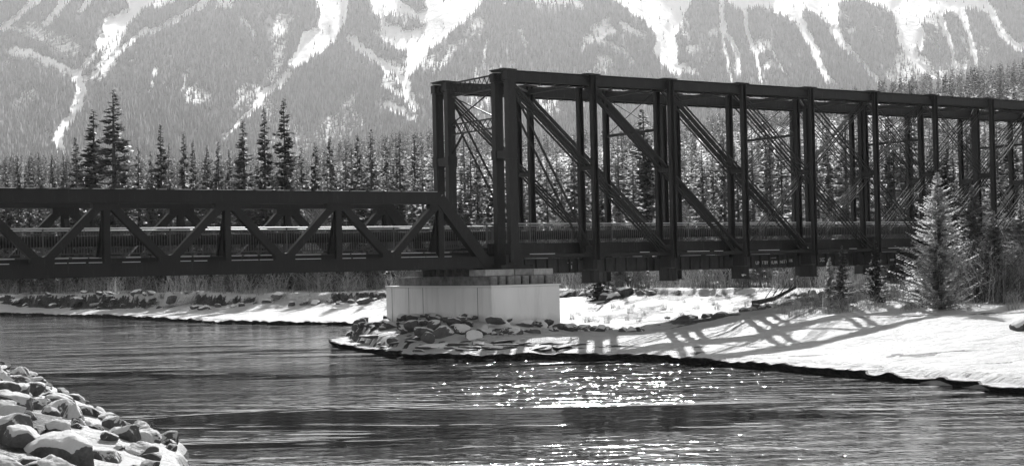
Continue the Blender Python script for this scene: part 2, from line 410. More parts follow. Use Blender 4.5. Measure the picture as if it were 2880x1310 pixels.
# ------------------------------------------------------------------ mountain
def s5(p): return [(x / 2.344, y / 2.344) for x, y in p]
def s6(p): return [(960 + x / 2.344, y / 2.344) for x, y in p]
def s7(p): return [(1920 + x / 2.344, y / 2.344) for x, y in p]
PLUS = [s5([(840, 0), (860, -300), (1250, -300), (1050, 0), (960, 60), (870, 130), (790, 210), (720, 290), (650, 350), (600, 410), (545, 470), (540, 520), (500, 520), (460, 490), (540, 440), (600, 370), (650, 330), (640, 250), (690, 220), (680, 160), (700, 110), (800, 85), (860, 60)]),
        s5([(2080, 0), (2100, -300), (2260, -300), (2300, 0), (2255, 180), (2200, 280), (2100, 360), (2000, 420), (1950, 450), (1900, 420), (1960, 330), (2000, 220), (2100, 180), (2120, 80)]),
        s6([(-10, 0), (45, 0), (20, 160), (-20, 200)]),
        s6([(200, 0), (200, -300), (1200, -300), (940, 0), (860, 90), (780, 170), (700, 230), (640, 290), (570, 340), (520, 410), (490, 460), (440, 520), (430, 560), (410, 600), (430, 420), (440, 370), (330, 300), (200, 200), (270, 220), (260, 120), (200, 60)]),
        s6([(1800, 0), (1700, -300), (2260, -300), (2260, 130), (2200, 230), (2210, 330), (2230, 480), (2180, 500), (2110, 430), (2060, 350), (2090, 280), (2060, 200), (1980, 120), (1890, 60)]),
        s7([(-10, -300), (60, -300), (60, 0), (0, 120), (-10, 120)]),
        s7([(290, 0), (290, -300), (1000, -300), (1010, 0), (1030, 140), (980, 180), (930, 120), (860, 80), (790, 60), (800, 120), (840, 240), (790, 230), (740, 140), (640, 80), (520, 50), (350, 60)]),
        s7([(1170, 0), (1200, -300), (2300, -300), (2000, 0), (2050, 60), (2100, 170), (2180, 270), (2300, 320), (2300, 380), (2180, 320), (2080, 220), (2030, 100), (1900, 60), (1840, 60), (1700, 110), (1620, 80), (1560, 150), (1600, 240), (1570, 330), (1500, 300), (1440, 260), (1420, 160), (1360, 70), (1250, 30)])]
MINUS = [s6([(380, -60), (560, -60), (570, 60), (500, 90), (400, 20)]), s6([(270, 80), (400, 110), (560, 150), (540, 190), (430, 210), (300, 150)]),
         s6([(140, 200), (300, 270), (440, 360), (430, 430), (300, 380), (150, 260)]), s7([(1250, 60), (1380, 120), (1400, 230), (1300, 210)]), s7([(1620, 90), (1690, 130), (1740, 260), (1680, 250)])]
STR = [(s5([(380, -120), (230, 20), (60, 150), (20, 185)]), 38, 26, 1), (s5([(500, -120), (430, 0), (370, 90), (300, 160)]), 50, 34, 1),
       (s5([(640, -120), (560, 40), (520, 80)]), 60, 20, 1),
       (s5([(1500, -80), (1370, 0), (1250, 80), (1130, 140), (1040, 190)]), 42, 28, 1), (s5([(1040, 190), (960, 210), (880, 270), (800, 330), (740, 390), (690, 440), (620, 500), (560, 520)]), 36, 34, .8),
       (s5([(480, 490), (530, 560), (540, 620), (510, 700), (470, 780), (410, 860), (380, 920), (410, 1000)]), 56, 42, 1), (s5([(300, 870), (380, 950)]), 20, 30, .8),
       (s5([(80, 340), (200, 350), (280, 400), (400, 440), (470, 490)]), 60, 60, .62), (s5([(200, 200), (350, 260), (480, 330)]), 130, 130, .42), (s5([(0, 190), (240, 215)]), 30, 20, .6),
       (s5([(1900, 490), (1830, 560), (1740, 620), (1720, 670), (1640, 750), (1570, 820), (1480, 900)]), 46, 22, .85),
       (s5([(1600, 130), (1680, 230)]), 34, 34, .55), (s5([(1680, 380), (1700, 410)]), 30, 30, .55), (s5([(1030, 450), (980, 620)]), 26, 18, .55), (s5([(1240, 490), (1200, 590)]), 26, 16, .6),
       (s5([(1080, 540), (1110, 600)]), 24, 24, .5), (s5([(1860, 120), (1840, 330), (1800, 520)]), 100, 90, .42),
       (s6([(60, 260), (200, 370), (300, 440), (370, 500), (430, 570)]), 50, 44, .85), (s6([(430, 560), (430, 640), (490, 720)]), 60, 50, .7), (s6([(300, 700), (400, 740), (490, 790)]), 50, 40, .75),
       (s6([(290, 560), (380, 620)]), 50, 50, .55), (s6([(40, 680), (120, 800)]), 70, 90, .4), (s6([(1290, 0), (1540, 10), (1580, 50)]), 70, 50, .6), (s6([(1850, 160), (1990, 240)]), 40, 40, .6),
       (s6([(1690, 260), (1850, 330), (1930, 420)]), 36, 30, .55), (s6([(960, 260), (940, 400)]), 20, 30, .5), (s6([(1130, 410), (1140, 430)]), 18, 18, .8), (s6([(1180, 200), (1210, 300)]), 40, 40, .45),
       (s7([(260, -80), (255, 100), (270, 210), (330, 280), (360, 360), (370, 480)]), 30, 22, 1), (s7([(255, 200), (280, 330), (300, 450), (320, 530)]), 18, 16, .9),
       (s7([(410, 60), (420, 200), (460, 300), (490, 400), (515, 540)]), 24, 20, 1), (s7([(810, 220), (870, 330), (900, 430), (960, 530), (1000, 560)]), 46, 32, 1),
       (s7([(990, 190), (1070, 310), (1150, 370)]), 56, 26, 1), (s7([(1150, 380), (1230, 460), (1310, 560)]), 22, 26, .75), (s7([(560, 300), (640, 430), (700, 520)]), 16, 10, .6),
       (s7([(1450, 260), (1530, 390), (1600, 470), (1660, 500)]), 66, 40, 1), (s7([(1700, 100), (1740, 230), (1780, 350), (1800, 480)]), 30, 18, 1), (s7([(1830, 70), (1890, 230), (1920, 350), (1940, 480)]), 36, 22, 1),
       (s7([(1830, 230), (1880, 350)]), 16, 12, .8), (s7([(1610, 230), (1700, 330)]), 22, 16, .8), (s7([(0, 450), (90, 480)]), 70, 50, .6), (s7([(210, 350), (130, 450)]), 10, 16, .7)]
def snowfield(u, v):
    wu = u + 15 * fbm(u * .07, v * .05, 4, 61, .65); wv_ = v + 26 * fbm(u * .09, v * .05, 4, 71, .65)
    f = np.zeros(np.shape(u))
    for P in PLUS:
        d = poly_dist(wu, wv_, P, True); f = np.maximum(f, np.where(inside(wu, wv_, P), .55 + d / 12, .55 - d / 16))
    for P in MINUS:
        d = poly_dist(wu, wv_, P, True); f = np.minimum(f, np.where(inside(wu, wv_, P), .5 - d / 16, 1))
    for P, w0, w1, a in STR:
        d = np.full(np.shape(u), 1e9); ww = np.ones(np.shape(u)); n = len(P)
        for i in range(n - 1):
            ax, ay = P[i]; bx, by = P[i + 1]; vx, vy = bx - ax, by - ay
            t = np.clip(((wu - ax) * vx + (wv_ - ay) * vy) / (vx * vx + vy * vy), 0, 1)
            dd = np.hypot(wu - ax - t * vx, wv_ - ay - t * vy); wd = (w0 + (w1 - w0) * (i + t) / (n - 1)) / 2 / 2.344
            m_ = dd < d; d = np.where(m_, dd, d); ww = np.where(m_, wd, ww)
        f = np.maximum(f, a * np.clip(1.25 - .62 * (d / ww) ** 1.4, 0, 1))
    hi_ = sstep(520, 0, v)
    p1 = sstep(.06, .24, fbm(u * .011 + v * .004, v * .011, 4, 81)) * (.30 + .30 * hi_)
    p2 = sstep(.10, .22, fbm(u * .05, v * .022, 4, 83, .6)) * (.25 + .35 * hi_)
    f = np.maximum(f, p1); f = np.maximum(f, p2 * (.5 + p1))
    return np.clip(f, 0, 1)
def mdepth(u, v):
    t = (700 - v) / 700
    D = 2050 + 2900 * t
    D = D - 260 * np.exp(-((u - 1560 + (v - 200) * .25) / 300) ** 2) * sstep(-100, 250, 700 - v) - 200 * np.exp(-((u - 560 + v * .5) / 240) ** 2) - 120 * np.exp(-((u - 2250 - v * .15) / 110) ** 2)
    D = D + 480 * fbm(u * .004, v * .003, 4, 91) + 110 * fbm(u * .016, v * .008, 3, 95)
    return D
mu = np.linspace(-500, 3380, 1000); mv = np.linspace(-520, 700, 330)
MU, MV = np.meshgrid(mu, mv[::-1])
SF = snowfield(MU, MV)
MD = mdepth(MU, MV) + 70 * SF
def mpos(u, v, D):                             # photo direction (u, v) at depth D
    k = np.array(F_)[None] + np.outer((u - CX) / FP, np.array(R_)) - np.outer((v - CY) / FP, np.array(U_))
    return np.array(EYE)[None] + k * (D / k[:, 1])[:, None]
VM = mpos(MU.ravel(), MV.ravel(), MD.ravel())
nr, nc = MU.shape; idx = np.arange(nr * nc).reshape(nr, nc)
FQ = np.stack([idx[:-1, :-1], idx[:-1, 1:], idx[1:, 1:], idx[1:, :-1]], -1).reshape(-1, 4)
me = np_mesh('mountain', VM, FQ, {'snow': SF.ravel()}, True)
def b_mount(n, b):
    a = attr(n, 'snow')
    k = math_(n, 'ADD', a, math_(n, 'MULTIPLY', math_(n, 'SUBTRACT', noise(n, coords(n, (1, 1, .35)), .035, 8, .75), .5), .9))
    f = ramp(n, k, [(.32, .03), (.54, 1)])
    rock = ramp(n, noise(n, coords(n, (1, 1, .6)), .02, 8, .75), [(.60, 0), (.68, .6)])
    c = mixc(n, f, .03, mixc(n, rock, .92, .45))
    n.links.new(c, b.inputs['Base Color'])
    bump(n, b, noise(n, coords(n, (1, 1, 1)), .03, 6, .6), .5, 12)
M_mount = mat('mountain_snow_and_rock', .5, .9, b_mount, spec=.1)
tag(link('mountain', me, M_mount), 'hazy snow streaked mountain face behind the bridge', None, None, 'structure')
# conifers on the mountain: nobody could count them
NT = 120000
tu = rng.uniform(-300, 3180, NT); tv = rng.uniform(-80, 600, NT)
tf = snowfield(tu, tv)
keep = rng.random(NT) < np.clip(1.05 - tf * 1.45 - .15 * (fbm(tu * .02, tv * .02, 3, 15) > .12), .02, 1)
tu, tv, tf = tu[keep], tv[keep], tf[keep]
P0 = mpos(tu, tv, mdepth(tu, tv) + 70 * tf)
hh = rng.uniform(9, 22, len(tu)) * (1 - .35 * tf); rr = hh * rng.uniform(.11, .19, len(tu)); aa = rng.uniform(0, 6.28, len(tu))
V = np.zeros((len(tu), 4, 3))
for k in range(3):
    V[:, k, 0] = P0[:, 0] + rr * np.cos(aa + k * 2.094); V[:, k, 1] = P0[:, 1] + rr * np.sin(aa + k * 2.094); V[:, k, 2] = P0[:, 2] - 1
V[:, 3] = P0; V[:, 3, 2] += hh
base = (np.arange(len(tu)) * 4)[:, None, None]
FT = (base + np.array([[0, 1, 3], [1, 2, 3], [2, 0, 3]])[None]).reshape(-1, 3)
me = np_mesh('mountain_forest', V.reshape(-1, 3), FT, {'tone': np.repeat(rng.uniform(.1, .9, len(tu)), 4)})
tag(link('mountain_forest', me, M_fol_far), 'dense conifer forest covering the mountain slopes', 'forest', None, 'stuff')

# ------------------------------------------------------------------ conifers
def conifer(h, r, seed, nb=70, tuft=9, size=.32, gap=.08, droop=.25, upt=.1, base=.05, lean=1.0, ragged=.35):
    """needle tufts on branches round a trunk; returns crown and trunk meshes (numpy)"""
    g = np.random.default_rng(seed); vs = []; tone = []
    for i in range(nb):
        t = base + (1 - base) * (i + g.random()) / nb
        z = h * t; a = g.uniform(0, 2 * math.pi)
        L = r * min(1, 1.15 * (1 - t)) ** .85 * g.uniform(1 - ragged, 1 + ragged * .5) + .12 * r * g.random() * (1 - t) ** .4
        if g.random() < gap: L *= .35
        bt = g.uniform(0, 1); dr = droop * g.uniform(.2, 1.8) + .08 * g.normal()
        n = max(3, int(tuft * (.35 + L / r)))
        for k in range(n):
            s = (k + .6) / n
            cx, cy = math.cos(a) * L * s, math.sin(a) * L * s
            cz = z - dr * L * s + upt * L * s * s * 2
            for sd_ in (-1, 1):
                b = a + sd_ * g.uniform(.35, 1.1)
                l = size * g.uniform(.7, 1.4) * (1.15 - .5 * s) * (1 if k < n - 1 else .7) * (1 - .6 * max(0, t - .75) / .25)
                w_ = l * g.uniform(.25, .42)
                dz = g.uniform(-.35, .25) * l
                p0 = (cx, cy, cz); p1 = (cx + math.cos(b) * l, cy + math.sin(b) * l, cz + dz)
                nx, ny = -math.sin(b) * w_, math.cos(b) * w_
                m_ = .45
                vs += [p0, (cx + math.cos(b) * l * m_ + nx, cy + math.sin(b) * l * m_ + ny, cz + dz * m_ - g.uniform(0, .5) * w_), p1,
                       (cx + math.cos(b) * l * m_ - nx * .6, cy + math.sin(b) * l * m_ - ny * .6, cz + dz * m_ - g.uniform(.3, 1.2) * w_)]
                tn = np.clip(.25 * bt + .55 * s * g.random() + .35 * g.random(), 0, 1); tone += [tn * .8, tn, tn, tn]  # tone rises towards branch tips, imitating their backlit rims
    nq = len(vs) // 4
    return vs, np.arange(nq * 4).reshape(-1, 4), tone
def trunk_mesh(name, h, r0, m):
    mb = MB(); n = 7
    mb.tube([(0.02 * h * .05 * math.sin(i * 1.7), 0, -0.4 + (h * .99 + .4) * i / n) for i in range(n + 1)], [max(r0 * (1 - i / n) ** .8, .012) for i in range(n + 1)], 6)
    me = bpy.data.meshes.new(name); me.from_pydata(mb.v, [], mb.f); me.update(); me.materials.append(m); return me
def tree_pair(h, r, seed, m, **kw):
    v, f, t = conifer(h, r, seed, **kw); me = np_mesh('crown', v, f, {'tone': t}); me.materials.append(m)
    return me, trunk_mesh('trunk', h, .012 * h + .03, M_bark)
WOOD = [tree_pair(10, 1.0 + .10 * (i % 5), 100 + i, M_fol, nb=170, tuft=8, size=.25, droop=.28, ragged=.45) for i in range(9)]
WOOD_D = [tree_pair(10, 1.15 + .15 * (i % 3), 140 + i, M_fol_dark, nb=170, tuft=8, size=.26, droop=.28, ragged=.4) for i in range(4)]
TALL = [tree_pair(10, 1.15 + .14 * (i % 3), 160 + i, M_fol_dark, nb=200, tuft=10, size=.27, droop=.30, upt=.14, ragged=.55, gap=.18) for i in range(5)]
def put_tree(pair, x, y, h, wd, label, group=None, name='conifer', cat='conifer', z=None):
    e = empty(name, (x, y, gz(x, y) - .1 if z is None else z), random.uniform(0, 6.28), label, cat, group)
    sx = h / 10 * wd
    for nm, me_ in zip(('crown', 'trunk'), pair):
        c = bpy.data.objects.new(nm, me_); col.objects.link(c); c.parent = e; c.scale = (sx, sx, h / 10)
    return e
# tall trees named one by one: photo column and row of the tip, depth
TALLS = [(324, 251, 190, 1.5, 1, 'tallest ragged spruce left of centre, standing far above the wood behind the low truss'),
         (268, 306, 193, 1.5, 0, 'thick dark spruce just left of the tallest ragged spruce'),
         (217, 384, 196, 1.1, 2, 'slim shorter spruce left of the pair of tall dark spruces'),
         (456, 347, 182, 1.0, 3, 'narrow pointed spruce alone between the two tall groups'),
         (521, 368, 184, .85, 4, 'thin spruce with a knobbly tip right of the narrow pointed spruce'),
         (546, 393, 183, .7, 4, 'thinnest pole like spruce beside the one with a knobbly tip'),
         (689, 333, 172, 1.25, 0, 'broad dark spruce, leftmost of the three tall ones left of the high truss'),
         (749, 295, 174, .95, 3, 'slender dark spruce, middle of the three tall ones left of the high truss'),
         (805, 277, 171, 1.3, 1, 'tall ragged spruce, rightmost of the three left of the high truss'),
         (1816, 303, 170, 1.7, 2, 'wide topped spruce standing above the wood between the third and fourth posts')]
for px, py, Y, wd, vi, lab in TALLS:
    x = colx(px, Y); h = at(px, py, Y).z - gz(x, Y)
    put_tree(TALL[vi], x, Y, h, wd, lab)
tx_, ty_ = zip(*TER)
CLUMPS = []
cand = []
g = np.random.default_rng(33)
for i in range(264):
    px = -170 + 3250 * ((i * .6180339) % 1.0) ** 1.25
    k = g.random() ** 1.3
    for Y in np.linspace(95, 260, 60):         # first depth behind the terrace edge along this column
        if Y > np.interp(colx(px, Y), tx_, ty_) + (5 if px < 1500 else 12): break
    Y = max(Y, 118) + 4 + 62 * k
    cand.append((px, Y))
for px, py, wd in [(18, 448, 1), (52, 432, .9), (84, 440, .8), (112, 425, .85), (150, 436, .9), (182, 428, .9), (355, 420, 1.1), (392, 408, 1), (428, 424, .9), (478, 400, .9), (585, 408, 1.0), (618, 396, 1.1), (648, 418, .9), (852, 408, 1.1),
                   (890, 396, 1), (932, 384, 1.1), (975, 392, .9), (1010, 372, 1), (1052, 362, 1), (1090, 376, .9), (1128, 366, 1.1), (1170, 372, 1), (2452, 220, 1)]:
    Y = g.uniform(186, 214) if px < 500 else g.uniform(172, 190); x = colx(px, Y); h = at(px, py, Y).z - gz(x, Y)
    if px < 2000: put_tree(random.choice(WOOD_D + WOOD_D + TALL), x, Y, h, wd * .9, 'dark pointed conifer rising a little above the wood left of the high bridge', 'dark pointed conifers above the left wood')
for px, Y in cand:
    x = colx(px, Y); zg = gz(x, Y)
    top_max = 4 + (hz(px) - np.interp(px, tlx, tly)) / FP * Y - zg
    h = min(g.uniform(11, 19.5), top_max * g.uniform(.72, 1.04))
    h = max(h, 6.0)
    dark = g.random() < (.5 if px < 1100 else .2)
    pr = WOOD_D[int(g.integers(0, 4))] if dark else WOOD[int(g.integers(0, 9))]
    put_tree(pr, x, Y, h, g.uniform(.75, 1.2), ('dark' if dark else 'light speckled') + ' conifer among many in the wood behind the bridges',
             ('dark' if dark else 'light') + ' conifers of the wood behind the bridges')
# the wood farther back, one mass
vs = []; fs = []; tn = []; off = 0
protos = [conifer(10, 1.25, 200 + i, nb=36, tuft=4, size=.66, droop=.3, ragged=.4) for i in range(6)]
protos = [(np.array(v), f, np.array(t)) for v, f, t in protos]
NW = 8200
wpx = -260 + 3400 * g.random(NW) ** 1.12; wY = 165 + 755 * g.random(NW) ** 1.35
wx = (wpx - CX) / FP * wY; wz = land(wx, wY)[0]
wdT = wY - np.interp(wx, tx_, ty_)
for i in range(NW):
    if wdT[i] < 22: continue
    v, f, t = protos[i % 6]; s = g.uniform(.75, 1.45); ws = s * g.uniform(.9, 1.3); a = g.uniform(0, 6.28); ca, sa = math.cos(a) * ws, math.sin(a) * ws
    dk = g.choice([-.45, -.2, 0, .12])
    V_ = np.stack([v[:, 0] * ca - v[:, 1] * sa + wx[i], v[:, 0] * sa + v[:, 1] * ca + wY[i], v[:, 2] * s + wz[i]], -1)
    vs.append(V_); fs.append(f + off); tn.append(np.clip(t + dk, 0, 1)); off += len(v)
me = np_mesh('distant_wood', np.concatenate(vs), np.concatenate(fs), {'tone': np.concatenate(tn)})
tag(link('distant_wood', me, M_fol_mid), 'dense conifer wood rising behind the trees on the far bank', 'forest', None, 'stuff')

for i in range(60):                             # withered stalks hanging over the cut edge
    px = -30 + 1900 * ((i * .6180339 + .4) % 1.0)
    if 1090 < px < 1560: continue
    for Y in np.linspace(80, 260, 200):
        if Y > np.interp(colx(px, Y), tx_, ty_) - 1.5: break
    CLUMPS.append((px, Y + g.uniform(-1.5, 2.5), g.uniform(.5, 1.2), i % 2))
for i in range(46):                             # stalks on the open snow right of the pier
    px = 1590 + 640 * ((i * .6180339 + .1) % 1.0); CLUMPS.append((px, g.uniform(90, 118), g.uniform(.3, .7), i % 2))
# near spruces on the right bank
def near_spruce(px, pyt, pyb, Y, wd, seed, m, label, nb=150, **kw):
    x = colx(px, Y); zb = gz(x, Y); h = at(px, pyt, Y).z - zb
    v, f, t = conifer(h, wd, seed, nb=nb, tuft=13, size=.05 * h ** .5 + .06, **kw)
    e = empty('spruce', (x, Y, zb), 0, label, 'spruce')
    me_ = np_mesh('crown', v, f, {'tone': t}); link('crown', me_, m, e)
    link('trunk', trunk_mesh('trunk', h, .02 * h, M_bark), None, e)
    return e
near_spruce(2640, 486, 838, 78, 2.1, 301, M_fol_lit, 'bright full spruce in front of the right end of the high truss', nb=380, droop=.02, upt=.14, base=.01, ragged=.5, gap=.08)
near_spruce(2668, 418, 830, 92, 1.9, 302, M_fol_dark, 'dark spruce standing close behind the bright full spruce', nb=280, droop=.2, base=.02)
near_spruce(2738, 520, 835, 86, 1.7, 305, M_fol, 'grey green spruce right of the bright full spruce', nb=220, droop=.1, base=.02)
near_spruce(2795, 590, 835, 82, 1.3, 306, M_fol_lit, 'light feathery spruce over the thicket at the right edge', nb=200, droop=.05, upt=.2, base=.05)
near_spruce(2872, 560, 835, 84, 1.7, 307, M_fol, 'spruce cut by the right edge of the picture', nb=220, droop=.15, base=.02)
near_spruce(2367, 690, 838, 82, .62, 303, M_fol, 'small dark spruce sapling, second of the three in front of the girder', nb=120, droop=.1, base=.02)
near_spruce(2331, 722, 838, 84, .42, 308, M_fol_lit, 'smallest pale sapling, left of the three in front of the girder', nb=90, droop=.1, base=.02)
near_spruce(2458, 668, 838, 85, .7, 304, M_fol_dark, 'dark bushy sapling, right of the three in front of the girder', nb=130, droop=.1, base=.02)

# bare trees and shrubs
def bare(h, seed, nst=1, spread=.3, twigs=26, tl=.6, tw=.012):
    g = np.random.default_rng(seed); vs = []; tone = []
    def ribbon(p, q, w0, w1, tt):
        p = np.array(p); q = np.array(q); d = q - p
        for ax in (np.array([1., 0, 0]), np.array([0., 1, 0])):
            sdv = np.cross(d, ax); sdv /= np.linalg.norm(sdv) + 1e-9
            vs.extend([p - sdv * w0, p + sdv * w0, q + sdv * w1, q - sdv * w1]); tone.extend([tt] * 4)
    for s in range(nst):
        a = g.uniform(0, 6.28); sp = spread * g.random(); x0, y0 = .12 * nst ** .5 * g.normal(0, .5), .12 * nst ** .5 * g.normal(0, .5)
        H = h * g.uniform(.6, 1); p = np.array([x0, y0, -.1]); tt = g.uniform(.2, 1); K = 4
        for k in range(K):
            q = p + np.array([math.cos(a) * sp * H / K * (.4 + k * .4), math.sin(a) * sp * H / K * (.4 + k * .4), H / K]) + g.normal(0, .02 * H, 3)
            ribbon(p, q, tw * (1.6 - k * .4) * (H / 2) ** .5, tw * (1.2 - k * .3) * (H / 2) ** .5, tt)
            for _ in range(max(1, twigs // nst // K)):
                s_ = g.random(); b = p + (q - p) * s_; ta = g.uniform(0, 6.28); l = tl * g.uniform(.4, 1) * (1.2 - k / K * .7)
                e = b + np.array([math.cos(ta) * l * .7, math.sin(ta) * l * .7, l * g.uniform(.35, .9)])
                ribbon(b, e, tw * .6, tw * .3, g.uniform(.2, 1))
                for _2 in range(2):
                    bb = b + (e - b) * g.uniform(.3, .9); ta2 = ta + g.uniform(-1, 1); l2 = l * .45
                    ribbon(bb, bb + np.array([math.cos(ta2) * l2 * .7, math.sin(ta2) * l2 * .7, l2 * .7]), tw * .45, tw * .25, g.uniform(.2, 1))
            p = q
    v = np.array(vs); return np_mesh('stems', v, np.arange(len(v)).reshape(-1, 4), {'tone': tone})
SH = [bare(1.6, 400 + i, nst=26, spread=.55, twigs=110, tl=.35, tw=.011) for i in range(6)]
for s in SH: s.materials.append(M_twig)
SHD = [bare(1.6, 420 + i, nst=24, spread=.6, twigs=110, tl=.35, tw=.012) for i in range(3)]
for s in SHD: s.materials.append(M_twig_dark)
def shrub(px, Y, h, dark, label, group, name='willow_shrub'):
    x = colx(px, Y); me_ = random.choice(SHD if dark else SH)
    o = link(name, me_, None, None, (x, Y, gz(x, Y) - .05)); s = h / 1.6
    o.scale = (s * 1.15, s * 1.15, s); o.rotation_euler = (0, 0, random.uniform(0, 6.28))
    tag(o, label, 'shrub', group); return o
for i in range(120):                            # far bank brush, behind the terrace edge
    px = -60 + 2500 * ((i * .6180339 + .2) % 1.0)
    for Y in np.linspace(80, 260, 120):
        if Y > np.interp(colx(px, Y), tx_, ty_) + 1: break
    Y += g.uniform(.5, 9)
    dk = g.random() < .3
    shrub(px, Y, g.uniform(1.2, 3.0), dk, ('dark' if dk else 'pale') + ' leafless shrub in the brush along the far bank', ('dark' if dk else 'pale') + ' shrubs along the far bank')
for i in range(110):                             # brush below the right of the high truss
    px = 2180 + 760 * ((i * .6180339) % 1.0) ** .8; Y = g.uniform(79, 96)
    big = px > 2640
    shrub(px, Y, g.uniform(1.2, 1.9) * (1.9 if big else .62), big and g.random() < .6, ('tall grey' if big else 'low pale') + ' leafless shrub below the right of the high truss',
          ('tall' if big else 'low') + ' shrubs below the right of the high truss', 'thicket_shrub')
shrub(2850, 75, 1.1, False, 'small forked pale shrub alone on the snow at the right edge', None)
PB = [bare(8, 440 + i, nst=1, spread=.06, twigs=150, tl=1.5, tw=.030) for i in range(4)]
for s in PB: s.materials.append(M_twig)
for i, (px, Y, h) in enumerate([(895, 158, 11), (860, 162, 10), (930, 160, 9.5), (975, 155, 8), (1338, 150, 8), (1360, 152, 7.5), (1545, 150, 7), (2030, 128, 6), (1790, 130, 6.5), (640, 165, 7), (1950, 132, 7), (2260, 120, 5.5),
                                (1480, 150, 7.5), (1600, 148, 6.5), (1130, 154, 7), (2420, 116, 6), (2090, 124, 5)]):
    x = colx(px, Y); e = empty('bare_tree', (x, Y, gz(x, Y) - .1), random.uniform(0, 6), 'pale leafless tree in front of the conifers', 'bare tree', 'pale leafless trees before the conifers')
    o = link('branches', PB[i % 4], None, e); o.scale = (h / 8 * 1.2, h / 8 * 1.2, h / 8)
    link('trunk', trunk_mesh('trunk', h * .9, .09, M_pale), None, e)

# ------------------------------------------------------------------ boulders
def ico_np(sub):
    import bmesh
    bm = bmesh.new(); bmesh.ops.create_icosphere(bm, subdivisions=sub, radius=1.0)
    v = np.array([x.co[:] for x in bm.verts]); f = np.array([[y.index for y in x.verts] for x in bm.faces]); bm.free(); return v, f
def rock_mesh(name, seed, sub, m, flat=.7, ang=13):
    g = np.random.default_rng(seed); v, f = ico_np(sub); v = v * np.array([1.25, .95, flat])
    for _ in range(ang):
        n = g.normal(0, 1, 3); n /= np.linalg.norm(n); d = g.uniform(.36, .80)
        if n[2] < -.3: d = .8
        k = np.maximum(v @ n - d, 0); v = v - k[:, None] * n * .93
    v = v + .05 * (np.stack([fbm(v[:, 0] * 4 + 9 * i, v[:, 1] * 4 + v[:, 2] * 3, 3, seed + i) for i in range(3)], -1)) * 2
    me_ = np_mesh(name, v, f); nn = np.zeros(len(v) * 3, np.float32); me_.vertex_normals.foreach_get('vector', nn); nn = nn.reshape(-1, 3)
    cap = sstep(.25, .75, nn[:, 2] + .5 * fbm(v[:, 0] * 2.2 + seed, v[:, 1] * 2.2, 3, seed + 7))
    v = v + nn * (.075 * cap)[:, None] * np.array([.3, .3, 1]); me_.vertices.foreach_set('co', v.astype(np.float32).ravel()); me_.update()
    a_ = me_.attributes.new('cap', 'FLOAT', 'POINT'); a_.data.foreach_set('value', cap.astype(np.float32)); me_.materials.append(m)
    return me_
RK = [rock_mesh('boulder', 500 + i, 4, M_rock, .45 + .06 * (i % 4)) for i in range(9)]
RN = [rock_mesh('boulder', 540 + i, 5, M_rock_n, .46 + .07 * (i % 3)) for i in range(9)]
def rock(pool, x, y, s, z, label, group, name='boulder', tilt=.35):
    o = link(name, random.choice(pool), None, None, (x, y, z)); o.scale = (s * random.uniform(.8, 1.25), s * random.uniform(.8, 1.2), s * random.uniform(.75, 1.1))
    o.rotation_euler = (random.uniform(-tilt, tilt), random.uniform(-tilt, tilt), random.uniform(0, 6.28)); tag(o, label, 'boulder', group); return o
# riprap round the pier (front and both ends)
UX, UY = .829, .558
def bl(u, v, z=0):                              # bridge frame -> world
    return (UX * u - UY * v, 80 + UY * u + UX * v, z)
for px, Y, h, dk in CLUMPS: shrub(px, Y, h, dk, ('dark' if dk else 'pale') + ' low leafless shrub on the snowy edge of the far bank', ('dark' if dk else 'pale') + ' low shrubs at the cut edge', 'low_shrub')
cnt = 0
gr = np.random.default_rng(55)
for i in range(330):
    u = gr.uniform(-4.6, 5.6); v = gr.uniform(-4.2, 10.5)
    if -2.6 < u < 2.1 and -1.9 < v < 9.2: continue
    if u > 2.6 and v > 1: continue
    d = max(-2.3 - u, u - 1.8, -1.5 - v, v - 8.8)
    if d > 3.6 or (gr.random() < d / 6.0): continue
    x, y, _ = bl(u, v); s = gr.uniform(.14, .40)
    rock(RK, x, y, s, gz(x, y) + .12 * s + .25 * max(0, 1 - d / 2.2), 'rough riprap boulder heaped round the foot of the concrete pier', 'riprap boulders round the pier', 'riprap_rock'); cnt += 1
for px, py, Y, s in [(1180, 925, 76, .5), (1240, 930, 75.5, .55), (1290, 918, 76, .5), (1330, 935, 74.5, .45), (1400, 908, 76.5, .62), (1200, 940, 74, .4), (1450, 940, 75, .45), (1470, 905, 77.5, .45), (1140, 918, 79, .5), (1090, 920, 82, .5), (1050, 925, 84, .45),
                     (1600, 925, 80, .5), (1650, 922, 82, .5), (1690, 925, 82, .45), (1560, 918, 80, .45), (1100, 950, 77, .4), (1010, 940, 86, .4), (1360, 925, 75.5, .45), (1520, 925, 78, .45), (1160, 908, 78.5, .5), (1215, 905, 77.5, .45)]:
    x = colx(px, Y); rock(RK, x, Y, s, max(gz(x, Y), at(px, py, Y).z - .15), 'rough riprap boulder heaped round the foot of the concrete pier', 'riprap boulders round the pier', 'riprap_rock')
x = colx(1393, 76); rock(RK, x, 75.6, .55, gz(x, 75.6) + .55, 'largest square block of riprap at the corner of the pier', None, tilt=.1)
# flat ledge stones along the island shore
for i in range(46):
    t = i / 45; px = 935 + 640 * t; Y = np.interp(px, [932, 1047, 1128, 1275, 1500, 1600], [87, 79, 73.2, 70.4, 70.6, 70.5]) + gr.uniform(0, 2.6)
    x = colx(px + gr.uniform(-10, 10), Y); o = rock(RK, x, Y, gr.uniform(.22, .5), gz(x, Y) + .02, 'flat snowy stone on the shelf along the river edge before the pier', 'flat stones on the shelf before the pier', 'flat_stone', .12)
    o.scale[2] *= .42; o.scale[0] *= 1.5; tag(o, None, 'stone')
